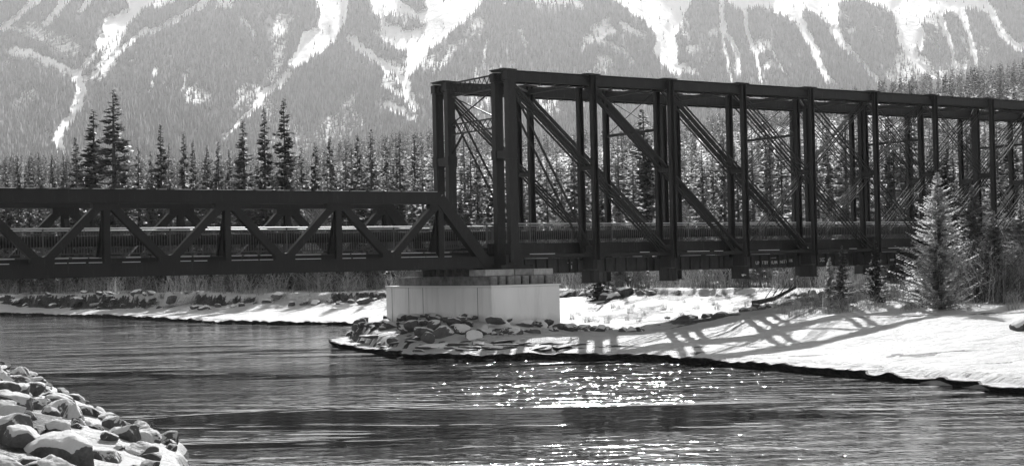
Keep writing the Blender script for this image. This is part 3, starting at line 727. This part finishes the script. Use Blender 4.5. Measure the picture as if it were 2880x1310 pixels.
# dark rocks and rubble at the foot of the right bank slope
for i in range(58):
    k = gr.random(); X, Y = np.interp(k, [0, .35, .7, 1], [8.6, 12, 16.5, 18.5]), np.interp(k, [0, .35, .7, 1], [92, 89.5, 94, 97]); X += gr.normal(0, .7); Y += gr.normal(0, 1.6)
    rock(RK, X, Y, gr.uniform(.16, .42), gz(X, Y) + .03, 'dark rock in the rubble at the foot of the slope right of the pier', 'dark rubble rocks right of the pier', 'rubble_rock')
for i in range(70):
    px = -20 + 1860 * ((i * .6180339) % 1.0)
    if 1060 < px < 1580: continue
    for Y in np.linspace(80, 260, 200):
        if Y > np.interp(colx(px, Y), tx_, ty_) - 1.2: break
    Y += gr.normal(-.6, .8); X = colx(px, Y)
    rock(RK, X, Y, gr.uniform(.25, .75), gz(X, Y) + .05, 'snowy lump of rock and earth along the cut edge of the far bank', 'rock lumps along the far bank', 'rubble_rock')
rock(RK, colx(2876, 62), 62, .75, gz(colx(2876, 62), 62) + .1, 'dark boulder poking from the snow at the right edge', None)
# foreground boulders on the near bank, bottom left
gn = np.random.default_rng(77)
pts = []
for i in range(7000):
    Y = 17 + 52 * gn.random() ** 1.2; px = gn.uniform(-160, 520); x = colx(px, Y)
    sB = float(poly_dist(np.array([x]), np.array([Y]), LAND_B, True)[0]) * (1 if inside(np.array([x]), np.array([Y]), LAND_B)[0] else -1)
    if sB < .45 or sB > 14: continue
    s = gn.choice([.16, .24, .34, .46, .6], p=[.28, .26, .2, .18, .08]) * gn.uniform(.85, 1.15) * (1.1 if sB > 1.8 else .75)
    if any((x - a) ** 2 + (Y - b) ** 2 < (.72 * (s + c)) ** 2 for a, b, c in pts): continue
    pts.append((x, Y, s))
    if len(pts) > 285: break
for x, Y, s in pts:
    rock(RN, x, Y, s, gz(x, Y) + .10 * s, 'snow capped grey boulder on the near bank at the lower left', 'snow capped boulders on the near bank', tilt=.4)

# ------------------------------------------------------------------ pier
pier = empty('bridge_pier', bl(-.25, 3.65, 0), math.atan2(UY, UX), 'pale concrete pier carrying the joint of the two bridges', 'pier')
# local frame: x along the bridge, y across; body 4.04 x 10.3
mb = MB(); mb.box((0, 0, 1.25), (4.04, 10.3, 3.6)); obj('shaft', mb, M_conc, pier, bevel=.04)
mb = MB(); mb.box((0, 0, 3.085), (4.12, 10.38, .07)); obj('coping', mb, M_snow, pier)
for yq in (-3.9, 1.3, 2.75, 4.5):
    mb = MB(); mb.box((-2.022, yq, 1.25), (.012, .03, 3.55)); obj('form_joint', mb, M_joint, pier)
mb = MB()
for q in (-1.4, .2, 1.5): mb.box((q, -5.152, 1.25), (.02, .008, 3.5))
rot = math.atan2(UY, UX)
def thing(name, u, v, z, label, cat, group=None): return empty(name, bl(u, v, z), rot, label, cat, group)
for k in range(8):
    mb = MB(); mb.box((0, 3.6, 0), (.36 if k % 3 else .42, 9.1 + .15 * (k % 3), .44))
    o = obj('timber_beam', mb, M_timber, None, bl(-1.75 + .46 * k, 0, 3.345), bevel=.03); o.rotation_euler.z = rot
    tag(o, 'squared timber lying across the top of the concrete pier under the girders', 'timber', 'timbers laid across the pier top')
for k, (u0, u1, v0, lab) in enumerate([(-2.05, -.35, -.65, 'pale concrete pad on the timbers below the end of the low truss'), (-.33, .75, -.68, 'darker short pad on the timbers between two pale pads'), (.77, 1.95, -.72, 'pale pitted pad on the timbers under the high truss end post')]):
    mb = MB(); mb.box(((u1 - u0) / 2, .5, .16), (u1 - u0, 1.5, .31)); o = obj('bearing_pad', mb, M_pad if k != 1 else M_timber, None, bl(u0, v0 + .25, 3.57), bevel=.02); o.rotation_euler.z = rot
    tag(o, lab, 'bearing pad')
for k, (u, v) in enumerate([(-1.3, 2.2), (-1.3, 3.0), (-1.3, 3.8), (-1.3, 4.6)]):
    mb = MB(); mb.box((0, 0, .2), (.5, .42, .39)); o = obj('crib_block', mb, M_timber, None, bl(u, v, 3.57), bevel=.02); o.rotation_euler.z = rot
    tag(o, 'short upright block between the timbers and the floor of the low truss', 'block', 'blocks under the low truss floor')
mb = MB(); mb.box((0, 0, .16), (1.5, 1.7, .31)); o = obj('bearing_pad', mb, M_timber, None, bl(-1.2, 6.3, 3.57)); o.rotation_euler.z = rot
tag(o, 'dark pad on the timbers below the farther side of the low truss', 'bearing pad')

# ------------------------------------------------------------------ high through truss
P = 5.16; NP_ = 12; ZT, ZB = 13.5, 4.52; W = 5.72
tb = thing('truss_bridge', 0, 0, 0, 'high dark steel truss bridge with crossing diagonals right of the pier', 'bridge')
def bar(name, parent, p0, p1, w, h, m=M_steel, side=None, bevel=0):
    mb = MB(); mb.beam(p0, p1, w, h, side); return obj(name, mb, m, parent, bevel=bevel)
for y0, nm in ((0, 0), (W, 1)):
    mb = MB()                                  # boxed chord: two webs, cover plate, bottom lacing
    for yy_ in (.12, .98): mb.box((NP_ * P / 2, y0 + yy_, ZT), (NP_ * P + .6, .07, .46))
    mb.box((NP_ * P / 2, y0 + .55, ZT + .28), (NP_ * P + .7, 1.06, .04))
    for yy_ in (.1, 1.0): mb.box((NP_ * P / 2, y0 + yy_, ZT - .232), (NP_ * P + .6, .2, .03))
    k = 0
    while k * .45 < NP_ * P:
        a = -.2 + k * .45; mb.beam((a, y0 + .14, ZT - .285), (a + .45, y0 + .96, ZT - .285), .06, .02) if k % 2 else mb.beam((a, y0 + .96, ZT - .285), (a + .45, y0 + .14, ZT - .285), .06, .02)
        k += 1
    tc = obj('top_chord', mb, M_steel, tb)
    for n in range(NP_ + 1):
        mb = MB()
        mb.box((n * P + (.1 if n else .05), y0 + .55, ZT + .335), (.95, 1.14, .05)); mb.box((n * P, y0 + .55, ZT + .375), (.5, .9, .03))
        for q in range(5): mb.box((n * P - .4 + q * .2, y0 + .0, ZT + .1), (.05, .04, .05))
        obj('splice_plate', mb, M_steel, tb)
    mb = MB()
    for yy_ in (.1, .36, .74, 1.0): mb.box((NP_ * P / 2, y0 + yy_, ZB), (NP_ * P, .045, .17))
    obj('bottom_chord', mb, M_steel, tb)
    for n in range(NP_ + 1):
        end = n in (0, NP_)
        wu, wv_ = (.46, .36) if end else (.29, .22)
        if n > 3 and not end: wu = .25
        for yy_ in (-.08, 1.1):
            mb = MB()
            yc = y0 + yy_; zt = ZT + (.27 if yy_ < 0 else (.22 if end else -.25)); zb = ZB - .25
            if end:
                mb.box((n * P, yc, (zt + zb) / 2), (wu, wv_, zt - zb))
                mb.box((n * P, yc - .0, zt - .22), (wu + .12, wv_ + .06, .42)); mb.box((n * P, yc, 9.6), (wu + .1, wv_ + .05, .5)); mb.box((n * P, yc, zb + .4), (wu + .16, wv_ + .12, .9))
            else:                               # channel: web and two flanges
                mb.box((n * P, yc + .10, (zt + zb) / 2), (wu - .04, .04, zt - zb))
                for sg in (-1, 1): mb.box((n * P + sg * wu / 2, yc, (zt + zb) / 2), (.04, wv_, zt - zb))
            obj('vertical_post', mb, M_steel, tb)
        mb = MB()
        if not end:
            mb.box((n * P, y0 + .5, 9.05), (.3, .86, .30)); obj('batten', mb, M_steel, tb); mb = MB(); mb.box((n * P, y0 + .5, ZB + .62), (.3, .86, .3)); obj('batten', mb, M_steel, tb)
            mb = MB(); mb.box((n * P, y0 + .5, 3.42), (.32, 1.06, .62)); mb.box((n * P, y0 + .5, 4.1), (.26, .9, .62)); mb.box((n * P + .03, y0 + .5, 3.09), (.46, 1.16, .04)); mb.box((n * P - .18, y0 + .5, 3.42), (.03, .5, .6)); obj('hanger_block', mb, M_steel, tb)
        else:
            mb.box((n * P, y0 + .5, 9.6), (.44, .84, .4)); obj('batten', mb, M_steel, tb); mb = MB(); mb.box((n * P, y0 + .5, 4.35), (1.0, 1.3, .5)); obj('base_block', mb, M_steel, tb)
            if n == 0:
                mb = MB(); mb.box((n * P + .1, y0 + .5, 4.0), (1.9, 1.5, .2)); obj('bearing_shoe', mb, M_steel, tb)
    # diagonals: flat eyebars in the planes of the chord
    def diag(a, b, h, ys, nm='diagonal_brace', th=.05, zt=None):
        mb = MB()
        for q in ys: mb.beam((a * P, y0 + q, ZT - .05), (b * P, y0 + q, ZB + .02), th, h, (0, 1, 0))
        if th > .045:
            for q in ys:
                for (e, z) in ((a * P, ZT - .05), (b * P, ZB + .02)):
                    mb.prism([(e + .2 * math.cos(t * math.pi / 5), z + .2 * math.sin(t * math.pi / 5)) for t in range(10)], y0 + q - .035, y0 + q + .035)
        obj(nm, mb, M_steel, tb)
    fw = [(0, 1, .10, (.14, .86)), (0, 2, .095, (.10, .40, .70, 1.0)), (1, 3, .10, (.10, .19, .28, .74, .96)), (2, 4, .08, (.12, .38, .50, .62, .96)), (3, 5, .07, (.14, .38, .68, .94)), (4, 6, .07, (.2, .46, .84))]
    for a, b, h, ys in fw:
        diag(a, b, h, ys); diag(NP_ - a, NP_ - b, h, ys)
    for a, b in ((5, 7), (6, 8), (5, 3), (6, 4), (7, 5)):
        diag(a, b, .04, (.15, .36, .72, .93), 'counter_rod', .035)
# portal: lattice strut at the top and a second one lower, knees and crossed rods
def lattice(mb, x, y0, y1, z0, z1, step):
    mb.beam((x, y0, z0), (x, y1, z0), .1, .07); mb.beam((x, y0, z1), (x, y1, z1), .1, .07)
    n = int(abs(y1 - y0) / step)
    for k in range(n):
        a, b = y0 + (y1 - y0) * k / n, y0 + (y1 - y0) * (k + 1) / n
        mb.beam((x - .02, a, z0), (x - .02, b, z1), .02, .04); mb.beam((x + .02, a, z1), (x + .02, b, z0), .02, .04)
for xe in (0, NP_ * P):
    mb = MB(); lattice(mb, xe, 1.3, W - .3, 13.0, 13.68, .42); obj('portal_strut', mb, M_steel, tb)
    mb = MB(); lattice(mb, xe, 1.3, W - .3, 11.0, 11.5, .42)
    for sy, yb in ((1, 1.3), (-1, W - .3)):
        mb.beam((xe, yb, 10.0), (xe, yb + sy * 1.1, 11.0), .08, .1)
    obj('portal_strut', mb, M_steel, tb)
    mb = MB(); mb.tube([(xe, 1.3, 11.55), (xe, W - .3, 13.0)], .035, 6); mb.tube([(xe, 1.3, 13.0), (xe, W - .3, 11.55)], .035, 6); obj('sway_rod', mb, M_steel, tb)
for n in range(1, NP_):
    mb = MB(); mb.box((n * P, (W + 1.1) / 2, ZT - .05), (.22, W - 1.2, .2)); obj('top_strut', mb, M_steel, tb)
    if n % 2 == 0:
        bar('sway_strut', tb, (n * P, 1.2, 11.2), (n * P, W - .15, 11.2), .12, .14)
        mb = MB(); mb.tube([(n * P, 1.2, 11.25), (n * P, W - .2, 13.3)], .022, 6); mb.tube([(n * P, 1.2, 13.3), (n * P, W - .2, 11.25)], .022, 6); obj('sway_rod', mb, M_steel, tb)
for n in range(NP_):
    mb = MB(); mb.beam((n * P, 1.1, ZT), (n * P + P, W + .1, ZT), .12, .10); obj('lateral_brace', mb, M_steel, tb)
    mb = MB(); mb.tube([(n * P, W, ZT + .1), (n * P + P, 1.1, ZT + .1)], .03, 6); obj('lateral_rod', mb, M_steel, tb)
    mb = MB(); mb.tube([(n * P, 1.1, ZB), (n * P + P, W, ZB)], .03, 6); obj('lateral_rod', mb, M_steel, tb)
# floor: cross beams, stringers with stiffeners, edge beam, deck
for n in range(NP_ + 1):
    mb = MB(); mb.box((n * P, (W + 1.1) / 2, 4.72), (.25, W - 1.3, .5)); obj('floor_beam', mb, M_steel, tb)
for yq in (1.75, W - .9):
    for n in range(NP_):
        mb = MB(); mb.box((n * P + P / 2, yq, 4.0), (P - .34, .04, .70)); mb.box((n * P + P / 2, yq, 3.64), (P - .3, .34, .05)); mb.box((n * P + P / 2, yq, 4.37), (P - .3, .34, .05))
        for k in range(7): mb.box((n * P + .5 + k * .7, yq - .09, 4.0), (.07, .14, .66))
        mb.box((n * P + P / 2, yq - .035, 4.03), (P - .5, .02, .03))
        obj('plate_girder', mb, M_girder, tb)
for yq in (1.32, W - .35):
    mb = MB(); mb.box((NP_ * P / 2, yq, 4.92), (NP_ * P + 1.2, .10, .54)); mb.box((NP_ * P / 2, yq, 4.66), (NP_ * P + 1.2, .2, .03)); obj('edge_beam', mb, M_steel, tb)
mb = MB()
k = 0
while k * .32 < NP_ * P: mb.box((k * .32, (W + 1.0) / 2, 5.10), (.27, W - 1.9, .09)); k += 1
obj('deck_planks', mb, M_deck, tb)
# light snow lines on flanges; also draws the low truss's painted lit edge
def snow_and_lit_strip(parent, c, d):
    mb = MB(); mb.box(c, d); obj('snow_and_lit_edge', mb, M_snow, parent)
for n in range(NP_):
    for a, b in ((.25, .55), (.62, .74)):
        if (n * 7 + int(a * 10)) % 3 != 0: snow_and_lit_strip(tb, (n * P + P * (a + b) / 2, .36, ZB + .1), (P * (b - a), .05, .03)); snow_and_lit_strip(tb, (n * P + P * (a + b) / 2 + .5, 1.62, 4.41), (P * (b - a) * .9, .12, .03))
# railings
def railing(parent, x0, x1, y, zb, zt, seg, lab):
    rr_ = empty('railing', (0, 0, 0)); rr_.parent = parent
    if lab: rr_['label'] = lab
    n = max(1, int(round((x1 - x0) / seg)))
    mb = MB(); mb.tube([(x0, y, zt), (x1, y, zt)], .030, 14); hr = obj('handrail', mb, M_rail, rr_); hr.data.polygons.foreach_set('use_smooth', [len(p.vertices) == 4 for p in hr.data.polygons])
    mb = MB(); mb.box(((x0 + x1) / 2, y, zt - .13), (x1 - x0, .03, .03)); mb.box(((x0 + x1) / 2, y, zb), (x1 - x0, .03, .03)); obj('cross_rail', mb, M_rail2, rr_)
    for k in range(n):
        a, b = x0 + (x1 - x0) * k / n, x0 + (x1 - x0) * (k + 1) / n
        mb = MB(); mb.box((a, y, (zb + zt) / 2 - .05), (.06, .06, zt - zb + .1)); m_ = int((b - a) / .13)
        for q in range(1, m_): mb.box((a + (b - a) * q / m_, y, (zb + zt - .13) / 2), (.022, .022, zt - zb - .13))
        obj('baluster_panel', mb, M_rail2, rr_)
    return rr_
M_rail2 = mat('baluster_paint', .09, .5)
railing(tb, -.6, NP_ * P + .6, 1.36, 5.24, 6.18, P / 2, 'nearer railing of the high bridge')
railing(tb, -.6, NP_ * P + .6, W - .42, 5.24, 6.18, P / 2, 'farther railing of the high bridge')
# spray paint writing on the girders
def text(s, size, loc, parent, m, rz=0):
    cu = bpy.data.curves.new('writing', 'FONT'); cu.body = s; cu.size = size; cu.extrude = .004; cu.offset = .006; cu.materials.append(m)
    o = bpy.data.objects.new('writing', cu); col.objects.link(o); o.parent = parent; o.location = loc; o.rotation_euler = (R(90), 0, rz)
    dg = bpy.context.evaluated_depsgraph_get(); me_ = bpy.data.meshes.new_from_object(o.evaluated_get(dg)); me_.materials.clear(); me_.materials.append(m)
    o2 = bpy.data.objects.new('writing', me_); col.objects.link(o2); o2.parent = parent; o2.location = loc; o2.rotation_euler = (R(90), R(-2), rz)
    bpy.data.objects.remove(o); return o2
def ug(px, y):                                 # bridge coordinate u of photo column px on plane v = y
    r = (px - CX) / FP; return (r * (80 + UX * y) + UY * y) / (UX - r * UY)
for s, px, z, sz in (('UNITY', 2122, 3.83, .27), ('BY', 2147, 3.83, .25), ('HUMANITY', 2162, 3.83, .27), ('2016', 2209, 3.92, .24), ('~ ~ ~', 2163, 4.12, .2), ('U', 2248, 3.86, .14), ('M', 1597, 3.83, .28), ('- - -', 1594, 4.10, .2)):
    text(s, sz, (ug(px, 1.73), 1.72, z), tb, M_paint)
for s, px, z, sz in (('w~', 2082, 3.2, .25),):
    text(s, sz, (ug(px, -.05), -.065, z), tb, M_paint)
text('XEX', .3, (ug(2303, 1.73), 1.72, 3.9), tb, M_paint); text('mnm', .22, (ug(2500, 1.73), 1.72, 3.86), tb, M_paint)

# ------------------------------------------------------------------ low pony truss
PP = 5.59; NPN = 7; WP = 5.33; V0 = .7; U0_ = -.98
pb = thing('pony_truss_bridge', U0_, V0, 0, 'low dark steel truss bridge with slanting braces at the left', 'bridge')
pb.rotation_euler.z = rot + math.pi            # local x runs left along the bridge, so local y points back to the viewer
def py_(y): return -y
ZTt, ZTb, ZBt, ZBb = 7.68, 7.14, 4.53, 3.97
ztc, zbc = (ZTt + ZTb) / 2, (ZBt + ZBb) / 2
for y0 in (0, WP):
    Y_ = py_(y0)
    mb = MB(); L0, L1 = PP * .5, (NPN - .5) * PP
    mb.box(((L0 + L1) / 2, Y_, ztc), (L1 - L0, .42, ZTt - ZTb)); mb.box(((L0 + L1) / 2, Y_, ZTt + .012), (L1 - L0 + .1, .50, .03)); mb.box(((L0 + L1) / 2, Y_, ZTb - .012), (L1 - L0 - .1, .50, .03))
    obj('top_chord', mb, M_steel2, pb)
    mb = MB(); mb.box((NPN * PP / 2, Y_, zbc), (NPN * PP + .5, .40, ZBt - ZBb)); mb.box((NPN * PP / 2, Y_, ZBb - .012), (NPN * PP + .5, .5, .03)); mb.box((NPN * PP / 2, Y_, ZBt + .012), (NPN * PP + .3, .48, .026))
    obj('bottom_chord', mb, M_steel2, pb)
    for e0, e1 in ((.02, PP * .5 + .08), (NPN * PP - .02, (NPN - .5) * PP - .08)):
        mb = MB(); mb.beam((e0, Y_, ZBb + .05), (e1, Y_, ZTt - .27), .44, .56, (0, 1, 0)); obj('end_post', mb, M_steel2, pb)
    for n in range(NPN):
        a, m_, b = n * PP, (n + .5) * PP, (n + 1) * PP
        if n > 0: bar('diagonal_brace', pb, (a, Y_, ZBt - .05), (m_ - .08, Y_, ZTb + .05), .30, .34, M_steel2, (0, 1, 0))
        if n < NPN - 1: bar('diagonal_brace', pb, (m_ + .08, Y_, ZTb + .05), (b, Y_, ZBt - .05), .30, .34, M_steel2, (0, 1, 0))
        mb = MB(); mb.box((m_, Y_, (ZTb + ZBt) / 2), (.05, .30, ZTb - ZBt))
        for sg in (-1, 1): mb.box((m_, Y_ + sg * .15, (ZTb + ZBt) / 2), (.28, .035, ZTb - ZBt))
        s_ = -1 if y0 == 0 else 1               # knee plate on the inner side
        mb.add([(m_ - .02, Y_ + s_ * .17, 6.6), (m_ - .02, Y_ + s_ * .95, ZBt + .25), (m_ - .02, Y_ + s_ * .17, ZBt + .25), (m_ + .02, Y_ + s_ * .17, 6.6), (m_ + .02, Y_ + s_ * .95, ZBt + .25), (m_ + .02, Y_ + s_ * .17, ZBt + .25)],
               [(0, 1, 2), (5, 4, 3), (0, 3, 4, 1), (1, 4, 5, 2), (2, 5, 3, 0)])
        mb.beam((m_, Y_ + s_ * .19, 6.62), (m_, Y_ + s_ * .97, ZBt + .25), .22, .03, (1, 0, 0))
        obj('vertical_post', mb, M_steel2, pb)
        # gusset plates with hollowed edges
        def gus(xc, z0, sg, wd):
            pl = [(xc - wd, z0)]; 
            for q in range(7):
                t = q / 6; xx = xc - wd + wd * 2 * t; pl.append((xx, z0 + sg * (.42 - .10 * abs(math.cos(t * math.pi * 2)))))
            pl.append((xc + wd, z0)); 
            if sg < 0: pl = pl[::-1]
            return pl
        mb = MB(); mb.prism(gus(m_, ZTb + .02, -1, .62), Y_ - .184, Y_ + .184); obj('gusset_plate', mb, M_steel2, pb)
        if n > 0:
            mb = MB(); mb.prism(gus(a, ZBt - .02, 1, .50), Y_ - .184, Y_ + .184); obj('gusset_plate', mb, M_steel2, pb)
    mb = MB(); mb.box((.05, Y_, ZBb - .07), (.9, .6, .10)); obj('bearing_shoe', mb, M_steel2, pb)
for n in range(2 * NPN + 1):
    mb = MB(); mb.box((n * PP / 2 + .01, py_(WP / 2), 4.28), (.24, WP - .44, .46)); obj('floor_beam', mb, M_steel2, pb)
for yq in (1.0, WP - 1.0):
    mb = MB(); mb.box((NPN * PP / 2, py_(yq), 4.64), (NPN * PP + 1.0, .14, .24)); obj('edge_beam', mb, M_steel2, pb)
mb = MB(); k = 0
while k * .32 < NPN * PP + 1.0: mb.box((-.9 + k * .32, py_(WP / 2), 4.81), (.26, WP - 1.9, .09)); k += 1
obj('deck_planks', mb, M_deck, pb)
mb = MB(); k = 0
gs = np.random.default_rng(5)
while k * .8 < NPN * PP:
    if gs.random() < .75: snow_and_lit_strip(pb, (.8 + k * .8, py_(.10), ZBt + .04), (.8 * gs.uniform(.6, 1), .12, .03)); snow_and_lit_strip(pb, (.4 + k * .8, py_(.93), 4.78), (.8 * gs.uniform(.7, 1), .12, .03))
    k += 1
for k in range(36): snow_and_lit_strip(pb, (PP * .5 + .6 + k * .97, py_(.0), ZTt + .04), (gs.uniform(.3, .9), .3, .022))  # white strips painting the sunlit upper edge of the top chord
railing(pb, -1.0, NPN * PP, py_(1.12), 4.98, 6.06, PP / 2, 'nearer railing of the low bridge')
railing(pb, -1.0, NPN * PP, py_(WP - 1.12), 4.98, 6.06, PP / 2, 'farther railing of the low bridge')
# pipe carried along both bridges
mb = MB(); pl = [bl(u, 4.55, 5.66 + .004 * u) for u in np.linspace(-42, 64, 54)]; mb.tube(pl, .25, 16)
for k in range(0, 54, 3):
    p = Vector(pl[k]); q = p + Vector((UX, UY, 0)) * .12; mb.tube([p, q], .275, 16)
tag(obj('pipe', mb, M_pipe), 'thick dark pipe running along the deck of both bridges behind the railings', 'pipe')

# ------------------------------------------------------------------ wires
for k, (pya, pyb, Yw) in enumerate([(466, 470, 122), (484, 489, 122), (478, 497, 126)]):
    a, b = at(1450, pya, Yw - 4), at(2980, pyb, Yw + 6)
    a = a + (a - b) * .25; mb = MB()
    mb.tube([a.lerp(b, t) - Vector((0, 0, 1.2 * math.sin(math.pi * t))) * .3 for t in np.linspace(0, 1, 24)], .018, 5)
    tag(obj('power_line', mb, M_twig_dark), ['uppermost thin wire strung before the wood behind the high truss', 'middle thin wire strung before the wood behind the high truss', 'lowest thin wire strung before the wood behind the high truss'][(0, 1, 2)[k]], 'wire')

# ------------------------------------------------------------------ stump, logs
x, Y = colx(1690, 121), 121
st = empty('uprooted_stump', (x, Y, gz(x, Y) - .3), 0, 'dark tangled root mass of a fallen tree on the bank under the first high post', 'stump')
v, f, t = conifer(2.4, 1.5, 610, nb=70, tuft=10, size=.35, droop=.3, ragged=.6); link('root_mass', np_mesh('root_mass', v, f, {'tone': t}), M_twig_dark, st)
mb = MB(); mb.tube([(1.2, 0, .4), (.5, .1, 1.8), (-.1, 0, 3.2), (-.9, 0, 4.4)], [.16, .13, .10, .05], 7); obj('leaning_stem', mb, M_pale, st)
for k, (px, Y, L, a, lab) in enumerate([(455, 158, 5.0, -.5, 'pale fallen log sloping down the cut bank at the left'), (250, 168, 4, .5, 'snowy fallen branch on the left part of the far bank'), (2110, 94, 2.6, .3, 'dark driftwood log lying in the rubble right of the pier')]):
    x = colx(px, Y); z = gz(x, Y) + .25; mb = MB()
    mb.tube([(0, 0, 0), (math.cos(a) * L / 2, -.3, .25), (math.cos(a) * L, -.6, .9)], [.17, .13, .07], 7)
    for q in range(4): mb.tube([(math.cos(a) * L * (.3 + .17 * q), -.3, .3 + .1 * q), (math.cos(a) * L * (.3 + .17 * q) + .4, -.5, .9 + .1 * q)], [.04, .015], 5)
    tag(obj('fallen_log', mb, M_pale if k < 2 else M_bark, None, (x, Y, z)), lab, 'log')

# ------------------------------------------------------------------ person behind the railing
def skin(name, pts, edges, rad, m, parent):
    me_ = bpy.data.meshes.new(name); me_.from_pydata(pts, edges, []); me_.materials.append(m)
    o = bpy.data.objects.new(name, me_); col.objects.link(o); o.parent = parent
    o.modifiers.new('skin', 'SKIN'); sv = me_.skin_vertices[0].data
    for i, r_ in enumerate(rad): sv[i].radius = (r_ if isinstance(r_, tuple) else (r_, r_))
    sv[0].use_root = True
    s_ = o.modifiers.new('sub', 'SUBSURF'); s_.levels = 2; s_.render_levels = 2
    for p in me_.polygons: p.use_smooth = True
    return o
M_skin = mat('skin', .35, .6); M_coat = mat('grey_coat', .20, .8); M_trs = mat('dark_trousers', .05, .8); M_hat = mat('dark_hat', .03, .7)
uP = ug(2150, 2.3)
man = thing('person', uP, 2.3, 5.15, 'person in a grey coat and dark hat standing behind the railing of the high bridge', 'person')
body = [(0, 0, .92), (0, 0, 1.12), (0, 0, 1.36), (0, 0, 1.47), (0, -.02, 1.56), (0, -.02, 1.66),
        (.10, 0, .86), (.11, -.02, .48), (.11, .02, .09), (.11, -.13, .05), (-.10, 0, .86), (-.11, -.02, .48), (-.11, .02, .09), (-.11, -.13, .05),
        (.19, 0, 1.38), (.24, -.03, 1.10), (.20, -.20, .98), (.19, -.27, .96), (-.19, 0, 1.38), (-.24, -.03, 1.10), (-.20, -.20, .98), (-.19, -.27, .96)]
ed = [(0, 1), (1, 2), (2, 3), (3, 4), (4, 5), (0, 6), (6, 7), (7, 8), (8, 9), (0, 10), (10, 11), (11, 12), (12, 13), (2, 14), (14, 15), (15, 16), (16, 17), (2, 18), (18, 19), (19, 20), (20, 21)]
ra = [(.14, .10), (.13, .10), (.15, .10), .055, (.075, .085), (.07, .085), .085, .06, .045, .04, .085, .06, .045, .04, .055, .045, .032, .035, .055, .045, .032, .035]
skin('body', body, ed, ra, M_skin, man)
skin('coat', body[:4] + body[14:17] + body[18:21], [(0, 1), (1, 2), (2, 3), (2, 4), (4, 5), (5, 6), (2, 7), (7, 8), (8, 9)], [(.175, .13), (.165, .13), (.175, .125), .075, .07, .062, .05, .07, .062, .05], M_coat, man)
skin('trousers', [body[0], body[6], body[7], body[8], body[10], body[11], body[12]], [(0, 1), (1, 2), (2, 3), (0, 4), (4, 5), (5, 6)], [(.15, .11), .098, .075, .058, .098, .075, .058], M_trs, man)
mb = MB(); mb.tube([(0, -.03, 1.66), (0, -.03, 1.70), (0, -.03, 1.76), (0, -.03, 1.79)], [.17, .115, .10, .05], 14); obj('hat', mb, M_hat, man)

# ------------------------------------------------------------------ haze
mb = MB(); mb.box((0, 2000, 900), (7000, 7600, 1820))
m = bpy.data.materials.new('air_haze'); m.use_nodes = True; n = m.node_tree; n.nodes.clear()
ou = N(n, 'ShaderNodeOutputMaterial'); pv = N(n, 'ShaderNodeVolumePrincipled')
pv.inputs['Color'].default_value = (.95, .95, .95, 1); pv.inputs['Density'].default_value = .000040; pv.inputs['Anisotropy'].default_value = .45
n.links.new(pv.outputs[0], ou.inputs['Volume'])
tag(obj('haze', mb, m), 'thin pale haze in the valley air', 'haze', None, 'stuff')
